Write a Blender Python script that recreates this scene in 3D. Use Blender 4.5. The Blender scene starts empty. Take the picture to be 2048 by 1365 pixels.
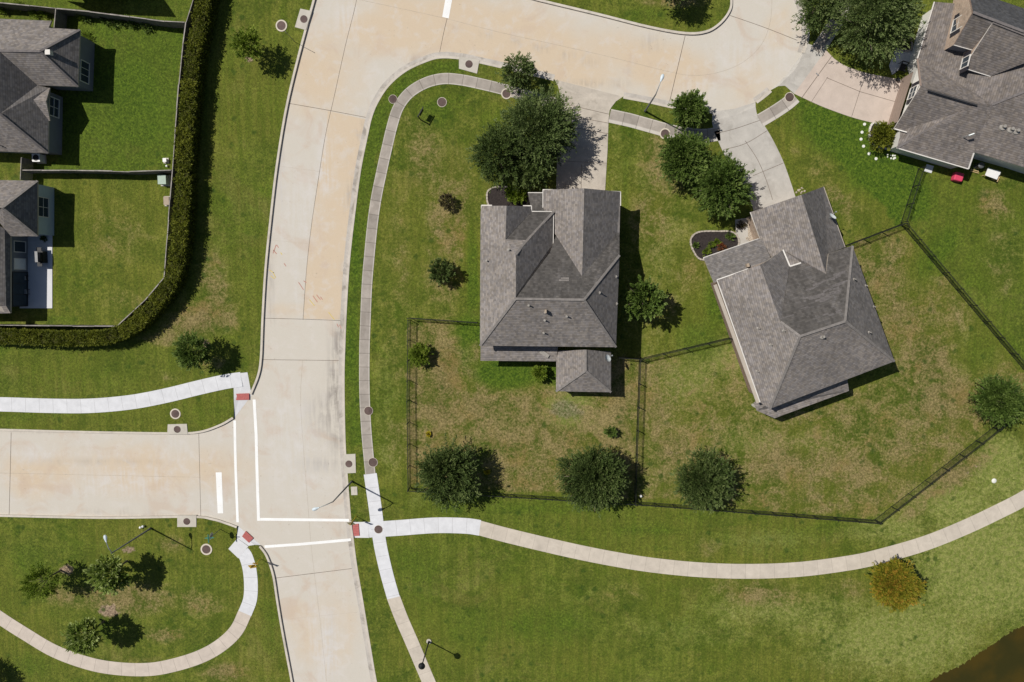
import bpy, bmesh, math, random
import numpy as np
from mathutils import Vector, Matrix, geometry
rnd = random.Random(7)
SC = bpy.context.scene
COL = SC.collection

# ------------------------------------------------------------------ camera, sky, sun
H = 76.0; FPX = 1365.0; NAD = (1065.0, 575.0)
_v = Vector((NAD[0]-1024, 682.5-NAD[1], -FPX)).normalized()
QR = _v.rotation_difference(Vector((0, 0, -1)))
cam = bpy.data.cameras.new('camera'); co = bpy.data.objects.new('camera', cam); COL.objects.link(co)
cam.sensor_width = 36.0; cam.sensor_fit = 'HORIZONTAL'; cam.lens = 36.0*FPX/2048.0
cam.clip_start = 0.5; cam.clip_end = 2000
co.rotation_mode = 'QUATERNION'; co.rotation_quaternion = QR; co.location = (0, 0, H)
SC.camera = co

SUN_EL = 54.5; SHAD_AZ = -28.0
sv = Vector((-math.cos(math.radians(SHAD_AZ))*math.cos(math.radians(SUN_EL)),
             -math.sin(math.radians(SHAD_AZ))*math.cos(math.radians(SUN_EL)), math.sin(math.radians(SUN_EL))))
W = bpy.data.worlds.new('World'); SC.world = W; W.use_nodes = True
wn = W.node_tree.nodes; wl = W.node_tree.links
sky = wn.new('ShaderNodeTexSky'); sky.sky_type = 'NISHITA'; sky.sun_disc = False
sky.sun_elevation = math.radians(SUN_EL)
sky.sun_rotation = math.atan2(sv.x, sv.y)
bg = wn['Background']; bg.inputs[1].default_value = 0.05
wl.new(sky.outputs[0], bg.inputs[0])
sl = bpy.data.lights.new('sun', 'SUN'); sl.energy = 4.3; sl.angle = math.radians(0.5); sl.color = (1.0, 0.955, 0.89)
so = bpy.data.objects.new('sun', sl); COL.objects.link(so); so.location = (0, 0, 120)
so.rotation_mode = 'QUATERNION'; so.rotation_quaternion = (-sv).to_track_quat('-Z', 'Y')
SC.view_settings.view_transform = 'Standard'; SC.view_settings.look = 'None'
SC.view_settings.exposure = 0.0; SC.view_settings.gamma = 1.0
SC.cycles.max_bounces = 5; SC.cycles.diffuse_bounces = 3; SC.cycles.transparent_max_bounces = 4

# ------------------------------------------------------------------ helpers
def G(px, py, z=0.0):
    d = QR @ Vector((px-1024, 682.5-py, -FPX))
    t = (H-z)/-d.z
    return Vector((d.x*t, d.y*t, z))
def GX(pts, z=0.0): return [G(p[0], p[1], z).xy for p in pts]
def smooth(pts, n=6, closed=False):
    P = [Vector(p) for p in pts]; out = []
    N = len(P)
    for i in range(N if closed else N-1):
        a = P[(i-1) % N] if closed or i > 0 else P[i]*2-P[i+1]
        b = P[i]; c = P[(i+1) % N]
        d = P[(i+2) % N] if closed or i+2 < N else c*2-b
        for k in range(n):
            t = k/n
            out.append(0.5*((2*b)+(c-a)*t+(2*a-5*b+4*c-d)*t*t+(3*b-a-3*c+d)*t**3))
    if not closed: out.append(P[-1])
    return [tuple(v) for v in out]

def tag(o, label=None, cat=None, group=None, kind=None):
    if label: o['label'] = label
    if cat: o['category'] = cat
    if group: o['group'] = group
    if kind: o['kind'] = kind
    return o
def empty(name, loc, label, cat, group=None, rz=0.0):
    o = bpy.data.objects.new(name, None); COL.objects.link(o); o.location = loc
    o.rotation_euler = (0, 0, rz); o.empty_display_size = 0.3
    return tag(o, label, cat, group)

class MB:
    def __init__(s): s.v = []; s.f = []; s.m = []; s.uv = []
    def face(s, pts, m=0, uv=None):
        i = len(s.v); s.v += [tuple(p) for p in pts]
        s.f.append(tuple(range(i, i+len(pts)))); s.m.append(m); s.uv.append(uv)
    def quadbox(s, a, m=0):      # a: 8 points, bottom 4 ccw then top 4
        for q in ((3,2,1,0),(4,5,6,7),(0,1,5,4),(1,2,6,5),(2,3,7,6),(3,0,4,7)):
            s.face([a[k] for k in q], m)
    def box(s, c, d, rz=0.0, m=0):
        x, y, z = d[0]/2, d[1]/2, d[2]/2; cs, sn = math.cos(rz), math.sin(rz); P = []
        for zz in (-z, z):
            for xx, yy in ((-x,-y),(x,-y),(x,y),(-x,y)):
                P.append((c[0]+xx*cs-yy*sn, c[1]+xx*sn+yy*cs, c[2]+zz))
        s.quadbox(P, m)
    def bar(s, a, b, w, h, m=0):  # rectangular bar from a to b
        a = Vector(a); b = Vector(b); d = (b-a).normalized()
        u = Vector((0,0,1)) if abs(d.z) < .95 else Vector((1,0,0))
        r = d.cross(u).normalized()*w/2; u = r.cross(d).normalized()*h/2
        s.quadbox([a-r-u, a+r-u, b+r-u, b-r-u, a-r+u, a+r+u, b+r+u, b-r+u], m)
    def tube(s, pts, rad, n=8, m=0, cap=True):
        pts = [Vector(p) for p in pts]; R = rad if isinstance(rad, (list, tuple)) else [rad]*len(pts)
        rings = []; pu = None
        for i, p in enumerate(pts):
            d = (pts[min(i+1, len(pts)-1)]-pts[max(i-1, 0)]).normalized()
            u = pu if pu is not None and abs(pu.dot(d)) < .95 else (Vector((1,0,0)) if abs(d.x) < .9 else Vector((0,1,0)))
            r = d.cross(u).normalized(); u = r.cross(d).normalized(); pu = u
            b = len(s.v)
            for k in range(n):
                a = 2*math.pi*k/n
                s.v.append(tuple(p+(r*math.cos(a)+u*math.sin(a))*R[i]))
            rings.append(b)
        for i in range(len(pts)-1):
            for k in range(n):
                k2 = (k+1) % n
                s.f.append((rings[i]+k, rings[i]+k2, rings[i+1]+k2, rings[i+1]+k)); s.m.append(m); s.uv.append(None)
        if cap:
            s.f.append(tuple(rings[0]+k for k in range(n))[::-1]); s.m.append(m); s.uv.append(None)
            s.f.append(tuple(rings[-1]+k for k in range(n))); s.m.append(m); s.uv.append(None)
    def lathe(s, c, prof, n=20, m=0):
        rings = []
        for r, z in prof:
            b = len(s.v); rings.append(b)
            for k in range(n):
                a = 2*math.pi*k/n; s.v.append((c[0]+r*math.cos(a), c[1]+r*math.sin(a), c[2]+z))
        for i in range(len(prof)-1):
            for k in range(n):
                k2 = (k+1) % n
                s.f.append((rings[i]+k, rings[i]+k2, rings[i+1]+k2, rings[i+1]+k)); s.m.append(m); s.uv.append(None)
        s.f.append(tuple(rings[-1]+k for k in range(n))); s.m.append(m); s.uv.append(None)
    def build(s, name, mats, parent=None, smooth_=False, local=True):
        me = bpy.data.meshes.new(name)
        off = parent_loc(parent) if (parent is not None and local) else Vector((0,0,0))
        me.from_pydata([(v[0]-off.x, v[1]-off.y, v[2]-off.z) for v in s.v], [], s.f)
        if not isinstance(mats, (list, tuple)): mats = [mats]
        for mm in mats: me.materials.append(mm)
        me.polygons.foreach_set('material_index', s.m)
        if any(u is not None for u in s.uv):
            ul = me.uv_layers.new(name='UVMap'); k = 0
            for fi, fc in enumerate(s.f):
                for j in range(len(fc)):
                    ul.data[k].uv = s.uv[fi][j] if s.uv[fi] else (0, 0)
                    k += 1
        if smooth_: me.polygons.foreach_set('use_smooth', [True]*len(s.f))
        me.update()
        o = bpy.data.objects.new(name, me); COL.objects.link(o)
        if parent is not None: o.parent = parent
        return o
def parent_loc(p):
    v = Vector(p.location)
    while p.parent is not None:
        p = p.parent; v = v + Vector(p.location)
    return v
def set_attr(me, name, vals):
    a = me.attributes.new(name, 'FLOAT', 'POINT'); a.data.foreach_set('value', np.asarray(vals, dtype=np.float32))

# ------------------------------------------------------------------ materials
class NT:
    def __init__(s, name):
        s.mat = bpy.data.materials.new(name); s.mat.use_nodes = True
        s.t = s.mat.node_tree; s.n = s.t.nodes; s.b = s.n['Principled BSDF']; s.l = s.t.links
        s.b.inputs['Specular IOR Level'].default_value = 0.25
    def node(s, t): return s.n.new(t)
    def put(s, sock, v):
        if hasattr(v, 'is_output'): s.l.new(v, sock)
        elif isinstance(v, (tuple, list)) and len(v) == 3 and sock.type == 'RGBA': sock.default_value = (*v, 1)
        else: sock.default_value = v
    def pos(s): return s.node('ShaderNodeNewGeometry').outputs['Position']
    def uv(s): return s.node('ShaderNodeTexCoord').outputs['UV']
    def objc(s): return s.node('ShaderNodeTexCoord').outputs['Object']
    def attr(s, n):
        a = s.node('ShaderNodeAttribute'); a.attribute_name = n; return a.outputs['Fac']
    def noise(s, vec, sc, det=3, rough=.55, dist=0.0):
        a = s.node('ShaderNodeTexNoise'); s.put(a.inputs['Vector'], vec); a.inputs['Scale'].default_value = sc
        a.inputs['Detail'].default_value = det; a.inputs['Roughness'].default_value = rough
        a.inputs['Distortion'].default_value = dist; return a.outputs['Fac']
    def math(s, op, a, b=0.0, c=None):
        m = s.node('ShaderNodeMath'); m.operation = op; s.put(m.inputs[0], a); s.put(m.inputs[1], b)
        if c is not None: s.put(m.inputs[2], c)
        return m.outputs[0]
    def mr(s, v, a, b, c=0.0, d=1.0, interp='SMOOTHSTEP'):
        m = s.node('ShaderNodeMapRange'); m.interpolation_type = interp
        for k, x in zip(('Value','From Min','From Max','To Min','To Max'), (v, a, b, c, d)): s.put(m.inputs[k], x)
        return m.outputs[0]
    def mix(s, f, a, b, mode='MIX'):
        m = s.node('ShaderNodeMix'); m.data_type = 'RGBA'; m.blend_type = mode; m.clamp_factor = True
        s.put(m.inputs[0], f); s.put(m.inputs[6], a); s.put(m.inputs[7], b); return m.outputs[2]
    def mul(s, col, f):   # multiply colour by scalar
        c = s.node('ShaderNodeCombineColor')
        for k in range(3): s.put(c.inputs[k], f)
        return s.mix(1.0, col, c.outputs[0], 'MULTIPLY')
    def mapping(s, vec, sc=(1,1,1), rot=0.0):
        m = s.node('ShaderNodeMapping'); s.put(m.inputs['Vector'], vec); m.inputs['Scale'].default_value = sc
        m.inputs['Rotation'].default_value = (0, 0, rot); return m.outputs[0]
    def bump(s, h, st=.5, dist=.05):
        b = s.node('ShaderNodeBump'); s.put(b.inputs['Height'], h); b.inputs['Strength'].default_value = st
        b.inputs['Distance'].default_value = dist; s.l.new(b.outputs[0], s.b.inputs['Normal'])
    def out(s, col, rough=.85):
        s.put(s.b.inputs['Base Color'], col); s.put(s.b.inputs['Roughness'], rough); return s.mat

def m_plain(name, col, rough=.7, var=.12, sc=3.0, metal=0.0):
    t = NT(name); p = t.pos()
    n = t.noise(p, sc, 4); c = t.mul(col, t.mr(n, .25, .75, 1-var, 1+var, 'LINEAR'))
    t.b.inputs['Metallic'].default_value = metal
    return t.out(c, rough)

def m_grass():
    t = NT('lawn_grass'); p = t.pos()
    big = t.noise(p, .085, 3); med = t.noise(p, .42, 5, .65, .8); sm = t.noise(p, 1.9, 5, .7, .4)
    fine = t.noise(p, 4.2, 4, .75, .5); vf = t.noise(t.mapping(p, (1, 1.7, 1), .6), 9.0, 3, .75)
    st = t.noise(t.mapping(p, (1.6, .10, 1), .15), 1.0, 3, .6)       # faint mowing streaks
    tot = t.math('ADD', t.math('MULTIPLY', med, .5), t.math('ADD', t.math('MULTIPLY', sm, .32), t.math('MULTIPLY', fine, .18)))
    c = t.mix(t.mr(tot, .38, .62), (.060, .094, .008), (.182, .200, .029))
    vp = t.mr(t.noise(p, .17, 5, .68, .6), .50, .63, 0, .75); c = t.mix(vp, c, t.mix(t.mr(tot, .40, .60), (.050, .096, .005), (.120, .172, .014)))
    yp = t.mr(t.noise(t.mapping(p, (1, 1.3, 1), 1.0), .12, 5, .68, .8), .53, .66, 0, .6); c = t.mix(yp, c, t.mix(t.mr(tot, .40, .60), (.150, .145, .026), (.235, .215, .060)))
    c = t.mix(t.mr(big, .40, .62, 0, .5), c, (.170, .172, .024))
    c = t.mix(t.mr(st, .42, .62, 0, .55), c, (.078, .112, .008))
    # paler turf, plus lower right haze painted into its colour
    pa = t.mr(t.math('ADD', t.attr('pale'), t.math('MULTIPLY', t.math('SUBTRACT', tot, .5), 2.0)), .15, .95)
    c = t.mix(t.math('MULTIPLY', pa, .85), c, t.mix(t.mr(sm, .4, .6), (.180, .222, .042), (.285, .295, .085)))
    # lush, well watered turf
    lu = t.mr(t.math('ADD', t.attr('lush'), t.math('MULTIPLY', t.math('SUBTRACT', tot, .5), 1.6)), .15, .9)
    c = t.mix(lu, c, t.mix(t.mr(t.math('ADD', t.math('MULTIPLY', sm, .5), t.math('MULTIPLY', fine, .5)), .38, .62), (.040, .086, .005), (.106, .164, .013)))
    # dry, straw turf
    dn = t.math('ADD', t.math('MULTIPLY', t.math('SUBTRACT', med, .5), 2.2), t.math('ADD', t.math('MULTIPLY', t.math('SUBTRACT', sm, .5), 1.5), t.math('MULTIPLY', t.math('SUBTRACT', fine, .5), 1.2)))
    da = t.math('MAXIMUM', t.math('SUBTRACT', t.attr('dry'), t.math('MULTIPLY', t.attr('lush'), .75)), 0.0); dr = t.mr(t.math('ADD', da, t.math('MULTIPLY', dn, t.mr(da, 0, .5, .22, 1.0, 'LINEAR'))), .12, 1.0)
    dc = t.mix(t.mr(t.math('ADD', t.math('MULTIPLY', med, .4), t.math('MULTIPLY', fine, .6)), .38, .64), (.165, .130, .048), (.300, .228, .105))
    dc = t.mix(t.mr(t.noise(p, .3, 3), .5, .68, 0, .6), dc, (.25, .165, .055))
    c = t.mix(t.math('MULTIPLY', dr, .84), c, dc)
    # bare soil
    ba = t.mr(t.math('ADD', t.attr('bare'), t.math('MULTIPLY', t.math('SUBTRACT', sm, .5), 1.4)), .35, .8)
    c = t.mix(ba, c, t.mix(t.mr(fine, .4, .6), (.22, .155, .105), (.36, .27, .18)))
    ash = t.mr(t.math('ADD', t.attr('ash'), t.math('MULTIPLY', t.math('SUBTRACT', sm, .5), 1.0)), .3, .85)
    c = t.mix(t.math('MULTIPLY', ash, .55), c, t.mix(t.mr(fine, .38, .62), (.075, .090, .035), (.235, .225, .150)))
    # clover / weed spots
    vo = t.node('ShaderNodeTexVoronoi'); t.put(vo.inputs['Vector'], p); vo.inputs['Scale'].default_value = .7
    vo.inputs['Randomness'].default_value = 1.0
    wk = t.math('MULTIPLY', t.mr(t.math('ADD', vo.outputs['Distance'], t.math('MULTIPLY', t.math('SUBTRACT', sm, .5), .5)), .10, .30, 1, 0), t.mr(t.noise(p, .13, 3), .45, .58))
    c = t.mix(t.math('MULTIPLY', wk, .75), c, (.040, .078, .007))
    g = t.math('MULTIPLY', t.mr(fine, .28, .72, .58, 1.42, 'LINEAR'), t.mr(vf, .28, .72, .62, 1.38, 'LINEAR'))
    c = t.mul(c, g)
    t.bump(t.math('ADD', fine, vf), .8, .12)
    return t.out(c, .95)

def m_road():
    t = NT('road_concrete'); p = t.pos()
    big = t.noise(p, .12, 4, .6, .8); med = t.noise(p, .7, 5, .65, .5); fine = t.noise(p, 14, 3, .7)
    st = t.noise(t.mapping(p, (3.2, .22, 1), -.12), 1.0, 3, .6)
    tan = t.mr(t.math('ADD', t.attr('tan'), t.math('MULTIPLY', t.math('SUBTRACT', big, .5), 1.1)), .2, .85)
    c = t.mix(tan, (.545, .505, .438), (.565, .462, .340))
    c = t.mix(t.mr(med, .48, .68, 0, .5), c, (.58, .54, .49))
    c = t.mix(t.mr(t.noise(p, .25, 4, .6, 1.0), .52, .70, 0, .5), c, (.50, .39, .30))
    # tyre / drainage stains
    s = t.math('MULTIPLY', t.attr('stain'), t.mr(t.math('ADD', t.math('MULTIPLY', st, .55), t.math('MULTIPLY', med, .45)), .38, .62))
    c = t.mix(t.math('MULTIPLY', s, .85), c, (.17, .145, .13))
    w = t.math('MULTIPLY', t.attr('worn'), t.mr(t.math('ADD', t.math('MULTIPLY', st, .5), t.math('MULTIPLY', med, .5)), .36, .62))
    c = t.mix(t.math('MULTIPLY', w, .8), c, (.60, .585, .57))
    sp = t.mr(t.noise(p, 3.4, 2, .5), .71, .75, 0, .45)
    c = t.mix(t.math('MULTIPLY', sp, t.mr(big, .45, .6)), c, (.30, .24, .19))
    c = t.mul(c, t.mr(fine, .25, .75, .95, 1.05, 'LINEAR'))
    t.bump(fine, .15, .01)
    return t.out(c, .9)

def m_walk(name, col, tile=1.62, dark=.5, joint=.035, var=.10, stain=0.0, edge=0.0, wid=1.6):
    """jointed concrete; UV = metres across / along"""
    t = NT(name); p = t.pos(); uv = t.uv()
    sx = t.node('ShaderNodeSeparateXYZ'); t.put(sx.inputs[0], uv); v = sx.outputs[1]; u = sx.outputs[0]
    q = t.math('DIVIDE', v, tile); idx = t.math('FLOOR', q); fr = t.math('MULTIPLY', t.math('FRACT', q), tile)
    wn_ = t.node('ShaderNodeTexWhiteNoise'); wn_.noise_dimensions = '1D'; t.put(wn_.inputs['W'], idx)
    tone = t.mr(wn_.outputs[0], 0, 1, 1-var, 1+var*.6, 'LINEAR')
    med = t.noise(p, 1.1, 5, .65, .4); fine = t.noise(p, 16, 3, .7)
    c = t.mul(col, tone)
    c = t.mul(c, t.mr(med, .3, .7, 1-.10-stain*.25, 1.07, 'LINEAR'))
    if stain: c = t.mix(t.mr(t.noise(p, .5, 4, .65, 1.0), .48, .68, 0, stain), c, (col[0]*.55, col[1]*.53, col[2]*.5))
    if edge:
        e = t.math('ABSOLUTE', t.math('SUBTRACT', u, wid/2)); c = t.mix(t.mr(e, wid/2-.16, wid/2-.03, 0, edge), c, (.62, .58, .52))
    j = t.mr(t.math('ABSOLUTE', t.math('SUBTRACT', fr, tile/2)), tile/2-joint, tile/2-joint*.4)
    c = t.mix(t.math('MULTIPLY', j, dark), c, (.10, .085, .07))
    c = t.mul(c, t.mr(fine, .25, .75, .95, 1.05, 'LINEAR'))
    t.bump(fine, .15, .01)
    return t.out(c, .9)

def m_concrete(name, col, stain=.3, var=.1):
    t = NT(name); p = t.pos()
    med = t.noise(p, .9, 5, .65, .5); fine = t.noise(p, 14, 3, .7)
    c = t.mul(col, t.mr(med, .3, .7, 1-var, 1+var, 'LINEAR'))
    c = t.mix(t.mr(t.noise(p, .45, 4, .65, 1.0), .5, .7, 0, stain), c, (col[0]*.5, col[1]*.48, col[2]*.45))
    c = t.mul(c, t.mr(fine, .25, .75, .94, 1.06, 'LINEAR'))
    return t.out(c, .9)

def m_shingle(name, col, dirt=0.0, dirtcol=(.05, .049, .05)):
    """UV = metres along the eave / up the slope"""
    t = NT(name); uv = t.uv(); p = t.pos()
    sx = t.node('ShaderNodeSeparateXYZ'); t.put(sx.inputs[0], uv); u, v = sx.outputs[0], sx.outputs[1]
    row = t.math('FLOOR', t.math('DIVIDE', v, .21)); fr = t.math('FRACT', t.math('DIVIDE', v, .21))
    w1 = t.node('ShaderNodeTexWhiteNoise'); w1.noise_dimensions = '1D'; t.put(w1.inputs['W'], row)
    uu = t.math('ADD', t.math('DIVIDE', u, .26), t.math('MULTIPLY', w1.outputs[0], 7.3))
    cb = t.node('ShaderNodeCombineXYZ'); t.put(cb.inputs[0], t.math('FLOOR', uu)); t.put(cb.inputs[1], row)
    w2 = t.node('ShaderNodeTexWhiteNoise'); w2.noise_dimensions = '2D'; t.put(w2.inputs['Vector'], cb.outputs[0])
    tone = t.mr(w2.outputs[0], 0, 1, .78, 1.23, 'LINEAR'); tone = t.math('MULTIPLY', tone, t.mr(t.noise(uv, 1.6, 3, .6), .3, .7, .92, 1.08, 'LINEAR'))
    c = t.mix(t.mr(t.noise(p, 2.5, 2), .4, .6), col, (col[0]*.93, col[1]*.96, col[2]*1.03))
    c = t.mul(c, tone)
    c = t.mul(c, t.mr(t.noise(p, .35, 4, .6), .3, .7, .86, 1.12, 'LINEAR'))
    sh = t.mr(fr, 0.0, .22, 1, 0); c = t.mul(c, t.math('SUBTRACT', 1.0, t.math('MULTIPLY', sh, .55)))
    if dirt:
        st = t.noise(t.mapping(uv, (1.1, .22, 1)), 1.0, 4, .65, .3)
        pt = t.noise(p, .22, 4, .6, .6)
        f = t.mr(t.math('ADD', t.math('MULTIPLY', st, .55), t.math('MULTIPLY', pt, .45)), .30, .52, .35*dirt, dirt)
        c = t.mix(f, c, t.mul(dirtcol, tone))
    gr = t.noise(p, 22, 2, .7); c = t.mul(c, t.mr(gr, .25, .75, .88, 1.12, 'LINEAR'))
    t.bump(t.math('SUBTRACT', 1.0, fr), .35, .02)
    return t.out(c, .95)

def m_brick(name, a, b, mortar):
    t = NT(name); p = t.objc(); g = t.node('ShaderNodeNewGeometry')
    sx = t.node('ShaderNodeSeparateXYZ'); t.put(sx.inputs[0], p)
    cb = t.node('ShaderNodeCombineXYZ'); t.put(cb.inputs[0], t.math('ADD', sx.outputs[0], sx.outputs[1])); t.put(cb.inputs[1], sx.outputs[2])
    br = t.node('ShaderNodeTexBrick'); t.put(br.inputs['Vector'], cb.outputs[0]); br.inputs['Scale'].default_value = 1.0
    br.inputs['Brick Width'].default_value = .30; br.inputs['Row Height'].default_value = .10; br.inputs['Mortar Size'].default_value = .012
    t.put(br.inputs['Color1'], a); t.put(br.inputs['Color2'], b); t.put(br.inputs['Mortar'], mortar)
    c = t.mul(br.outputs[0], t.mr(t.noise(p, 3, 4), .3, .7, .8, 1.2, 'LINEAR'))
    return t.out(c, .9)

def m_leaf(name, dark, light, tip, trans=.22):
    t = NT(name); a = t.attr('tone')
    c = t.mix(t.mr(a, 0, .6, 0, 1, 'LINEAR'), dark, light); c = t.mix(t.mr(a, .6, 1.0, 0, 1, 'LINEAR'), c, tip)
    t.put(t.b.inputs['Base Color'], c); t.b.inputs['Roughness'].default_value = .6
    t.b.inputs['Specular IOR Level'].default_value = .2
    tr = t.node('ShaderNodeBsdfTranslucent'); t.put(tr.inputs[0], c)
    mx = t.node('ShaderNodeMixShader'); mx.inputs[0].default_value = trans
    t.l.new(t.b.outputs[0], mx.inputs[1]); t.l.new(tr.outputs[0], mx.inputs[2])
    t.l.new(mx.outputs[0], t.n['Material Output'].inputs[0])
    return t.mat

M = {}
M['grass'] = m_grass(); M['road'] = m_road()
M['joint'] = m_plain('joint_filler', (.16, .125, .10), .95, .4, 2.0)
_t = NT('white_road_paint'); _p = _t.pos()
M['paint'] = _t.out(_t.mix(_t.mr(_t.noise(_p, 5.0, 4, .7), .60, .72, 0, .7), _t.mul((.85,.85,.83), _t.mr(_t.noise(_p, .6, 3), .3, .7, .9, 1.03, 'LINEAR')), (.55,.50,.44)), .75)
M['kerb'] = m_concrete('kerb_concrete', (.55, .50, .43), .3, .12)
M['walk_new'] = m_walk('new_white_concrete', (.64, .645, .66), 1.62, .35, .03, .02)
M['walk_tan'] = m_walk('tan_concrete', (.55, .49, .41), 1.62, .28, .035, .05, .12)
M['walk_old'] = m_walk('weathered_concrete', (.375, .335, .292), 1.55, .55, .05, .16, .35, .65, 1.2)
M['walk_loop'] = m_walk('loop_concrete', (.55, .48, .41), 1.62, .4, .035, .04, .05)
M['drive_old'] = m_concrete('driveway_concrete', (.47, .42, .355), .45, .14)
M['drive_b'] = m_concrete('driveway_concrete_pale', (.45, .425, .385), .3, .1)
M['drive_c'] = m_concrete('driveway_concrete_pink', (.52, .437, .375), .15, .07)
M['slab'] = m_concrete('inlet_concrete', (.50, .465, .40), .2, .1)
M['patio'] = m_concrete('patio_concrete', (.62, .62, .63), .1, .05)
M['iron'] = m_plain('rusty_cast_iron', (.105, .072, .064), .8, .5, .6)
M['red_pad'] = m_plain('red_tactile_paving', (.42, .125, .115), .8, .15, 6)
M['shingle'] = m_shingle('roof_shingle', (.232, .205, .182), .0)
M['shingle_d'] = m_shingle('stained_roof_shingle', (.190, .172, .156), .88, (.066, .061, .056))
M['shingle_m'] = m_shingle('weathered_roof_shingle', (.218, .198, .182), .45, (.115, .106, .098))
M['shingle_b'] = m_shingle('brown_roof_shingle', (.185, .160, .140), .0)
M['shingle_g'] = m_shingle('slate_grey_roof_shingle', (.09, .09, .092), .4)
M['ridge'] = m_plain('ridge_cap_shingle', (.215, .197, .182), .95, .25, 3)
M['ridge_d'] = m_plain('dark_ridge_cap_shingle', (.16, .145, .14), .95, .25, 3)
M['fascia'] = m_plain('beige_fascia', (.42, .37, .31), .7, .08, 2)
M['white'] = m_plain('white_trim', (.66, .63, .58), .6, .05, 2)
M['brick_r'] = m_brick('red_brown_brick', (.20, .125, .095), (.26, .165, .125), (.30, .26, .22))
M['brick_t'] = m_brick('tan_brick', (.36, .25, .18), (.46, .34, .25), (.45, .40, .34))
M['brick_g'] = m_brick('grey_brown_brick', (.16, .14, .125), (.21, .18, .16), (.26, .24, .22))
M['siding_w'] = m_plain('white_siding', (.70, .68, .63), .75, .05, 1.5)
M['siding_b'] = m_plain('pale_blue_siding', (.42, .50, .53), .75, .06, 1.5)
M['siding_g'] = m_plain('grey_siding', (.19, .20, .22), .75, .08, 1.5)
M['glass'] = m_plain('window_glass', (.04, .055, .07), .08, .2, 1)
M['garage'] = m_plain('brown_garage_door', (.30, .23, .19), .6, .06, 2)
M['shutter'] = m_plain('black_shutter', (.03, .028, .035), .6, .1, 3)
M['mulch'] = m_plain('dark_mulch', (.035, .028, .026), .95, .5, 8)
M['stone'] = m_plain('edging_stone', (.42, .37, .31), .9, .25, 6)
M['stepstone'] = m_plain('white_stepping_stone', (.72, .72, .66), .85, .12, 6)
M['rock'] = m_plain('river_rock', (.42, .36, .29), .9, .45, 7)
M['wood'] = m_plain('weathered_fence_wood', (.20, .18, .16), .9, .25, 3)
M['wood_cap'] = m_plain('pale_fence_top', (.30, .275, .25), .9, .4, 2)
M['steel_b'] = m_plain('black_fence_metal', (.020, .022, .020), .55, .2, 3)
M['galv'] = m_plain('galvanised_steel', (.32, .34, .34), .45, .12, 4, .3)
M['galv_d'] = m_plain('dull_grey_steel', (.12, .125, .125), .5, .15, 4, .2)
M['lamp_w'] = m_plain('lamp_housing', (.55, .62, .66), .4, .08, 3)
M['black'] = m_plain('black_plastic', (.015, .016, .018), .5, .15, 4)
M['yellow'] = m_plain('yellow_sign', (.68, .42, .03), .5, .05, 4)
M['yel_dull'] = m_plain('pale_sign_back', (.40, .36, .22), .6, .08, 4)
M['sign_red'] = m_plain('red_sign', (.45, .03, .03), .5, .05, 4)
M['sign_grn'] = m_plain('teal_sign', (.05, .30, .24), .5, .05, 4)
M['util_g'] = m_plain('pale_green_cabinet', (.36, .45, .37), .6, .08, 3)
M['util_t'] = m_plain('tan_cabinet', (.36, .29, .22), .7, .1, 3)
M['util_w'] = m_plain('white_plastic', (.75, .75, .73), .5, .04, 3)
M['pink'] = m_plain('pinkish_red_fabric', (.60, .06, .12), .7, .08, 3)
M['pine'] = m_plain('pale_timber', (.50, .36, .18), .8, .15, 3)
M['bark'] = m_plain('tree_bark', (.16, .13, .10), .95, .35, 5)
M['bark_p'] = m_plain('pale_tree_bark', (.22, .18, .145), .95, .3, 5)
M['cushion'] = m_plain('grey_cushion', (.30, .30, .30), .9, .1, 3)
M['vent'] = m_plain('roof_vent_metal', (.30, .28, .25), .5, .2, 4)
M['dish'] = m_plain('dish_grey', (.60, .64, .64), .45, .06, 4)
L = {}
L['oak'] = m_leaf('dark_oak_leaf', (.030, .050, .012), (.086, .128, .030), (.185, .230, .075), .28)
L['oak2'] = m_leaf('mid_oak_leaf', (.042, .070, .017), (.112, .160, .044), (.22, .27, .10), .28)
L['grn'] = m_leaf('green_leaf', (.038, .072, .011), (.105, .165, .028), (.21, .28, .07), .28)
L['light'] = m_leaf('light_green_leaf', (.10, .16, .025), (.24, .32, .06), (.44, .50, .20), .38)
L['bright'] = m_leaf('bright_leaf', (.075, .13, .010), (.175, .25, .024), (.30, .36, .06), .38)
L['gold'] = m_leaf('golden_leaf', (.13, .150, .012), (.26, .245, .022), (.42, .25, .035), .32)
L['hedge'] = m_leaf('hedge_leaf', (.052, .070, .007), (.150, .172, .015), (.24, .25, .03), .32)
L['red'] = m_leaf('reddish_leaf', (.042, .040, .018), (.070, .058, .028), (.12, .085, .045))
L['flower'] = m_leaf('orange_red_leaf', (.14, .04, .02), (.25, .08, .03), (.10, .13, .03))
L['yellow'] = m_leaf('yellow_flower', (.30, .26, .01), (.5, .42, .02), (.6, .5, .04))

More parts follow.
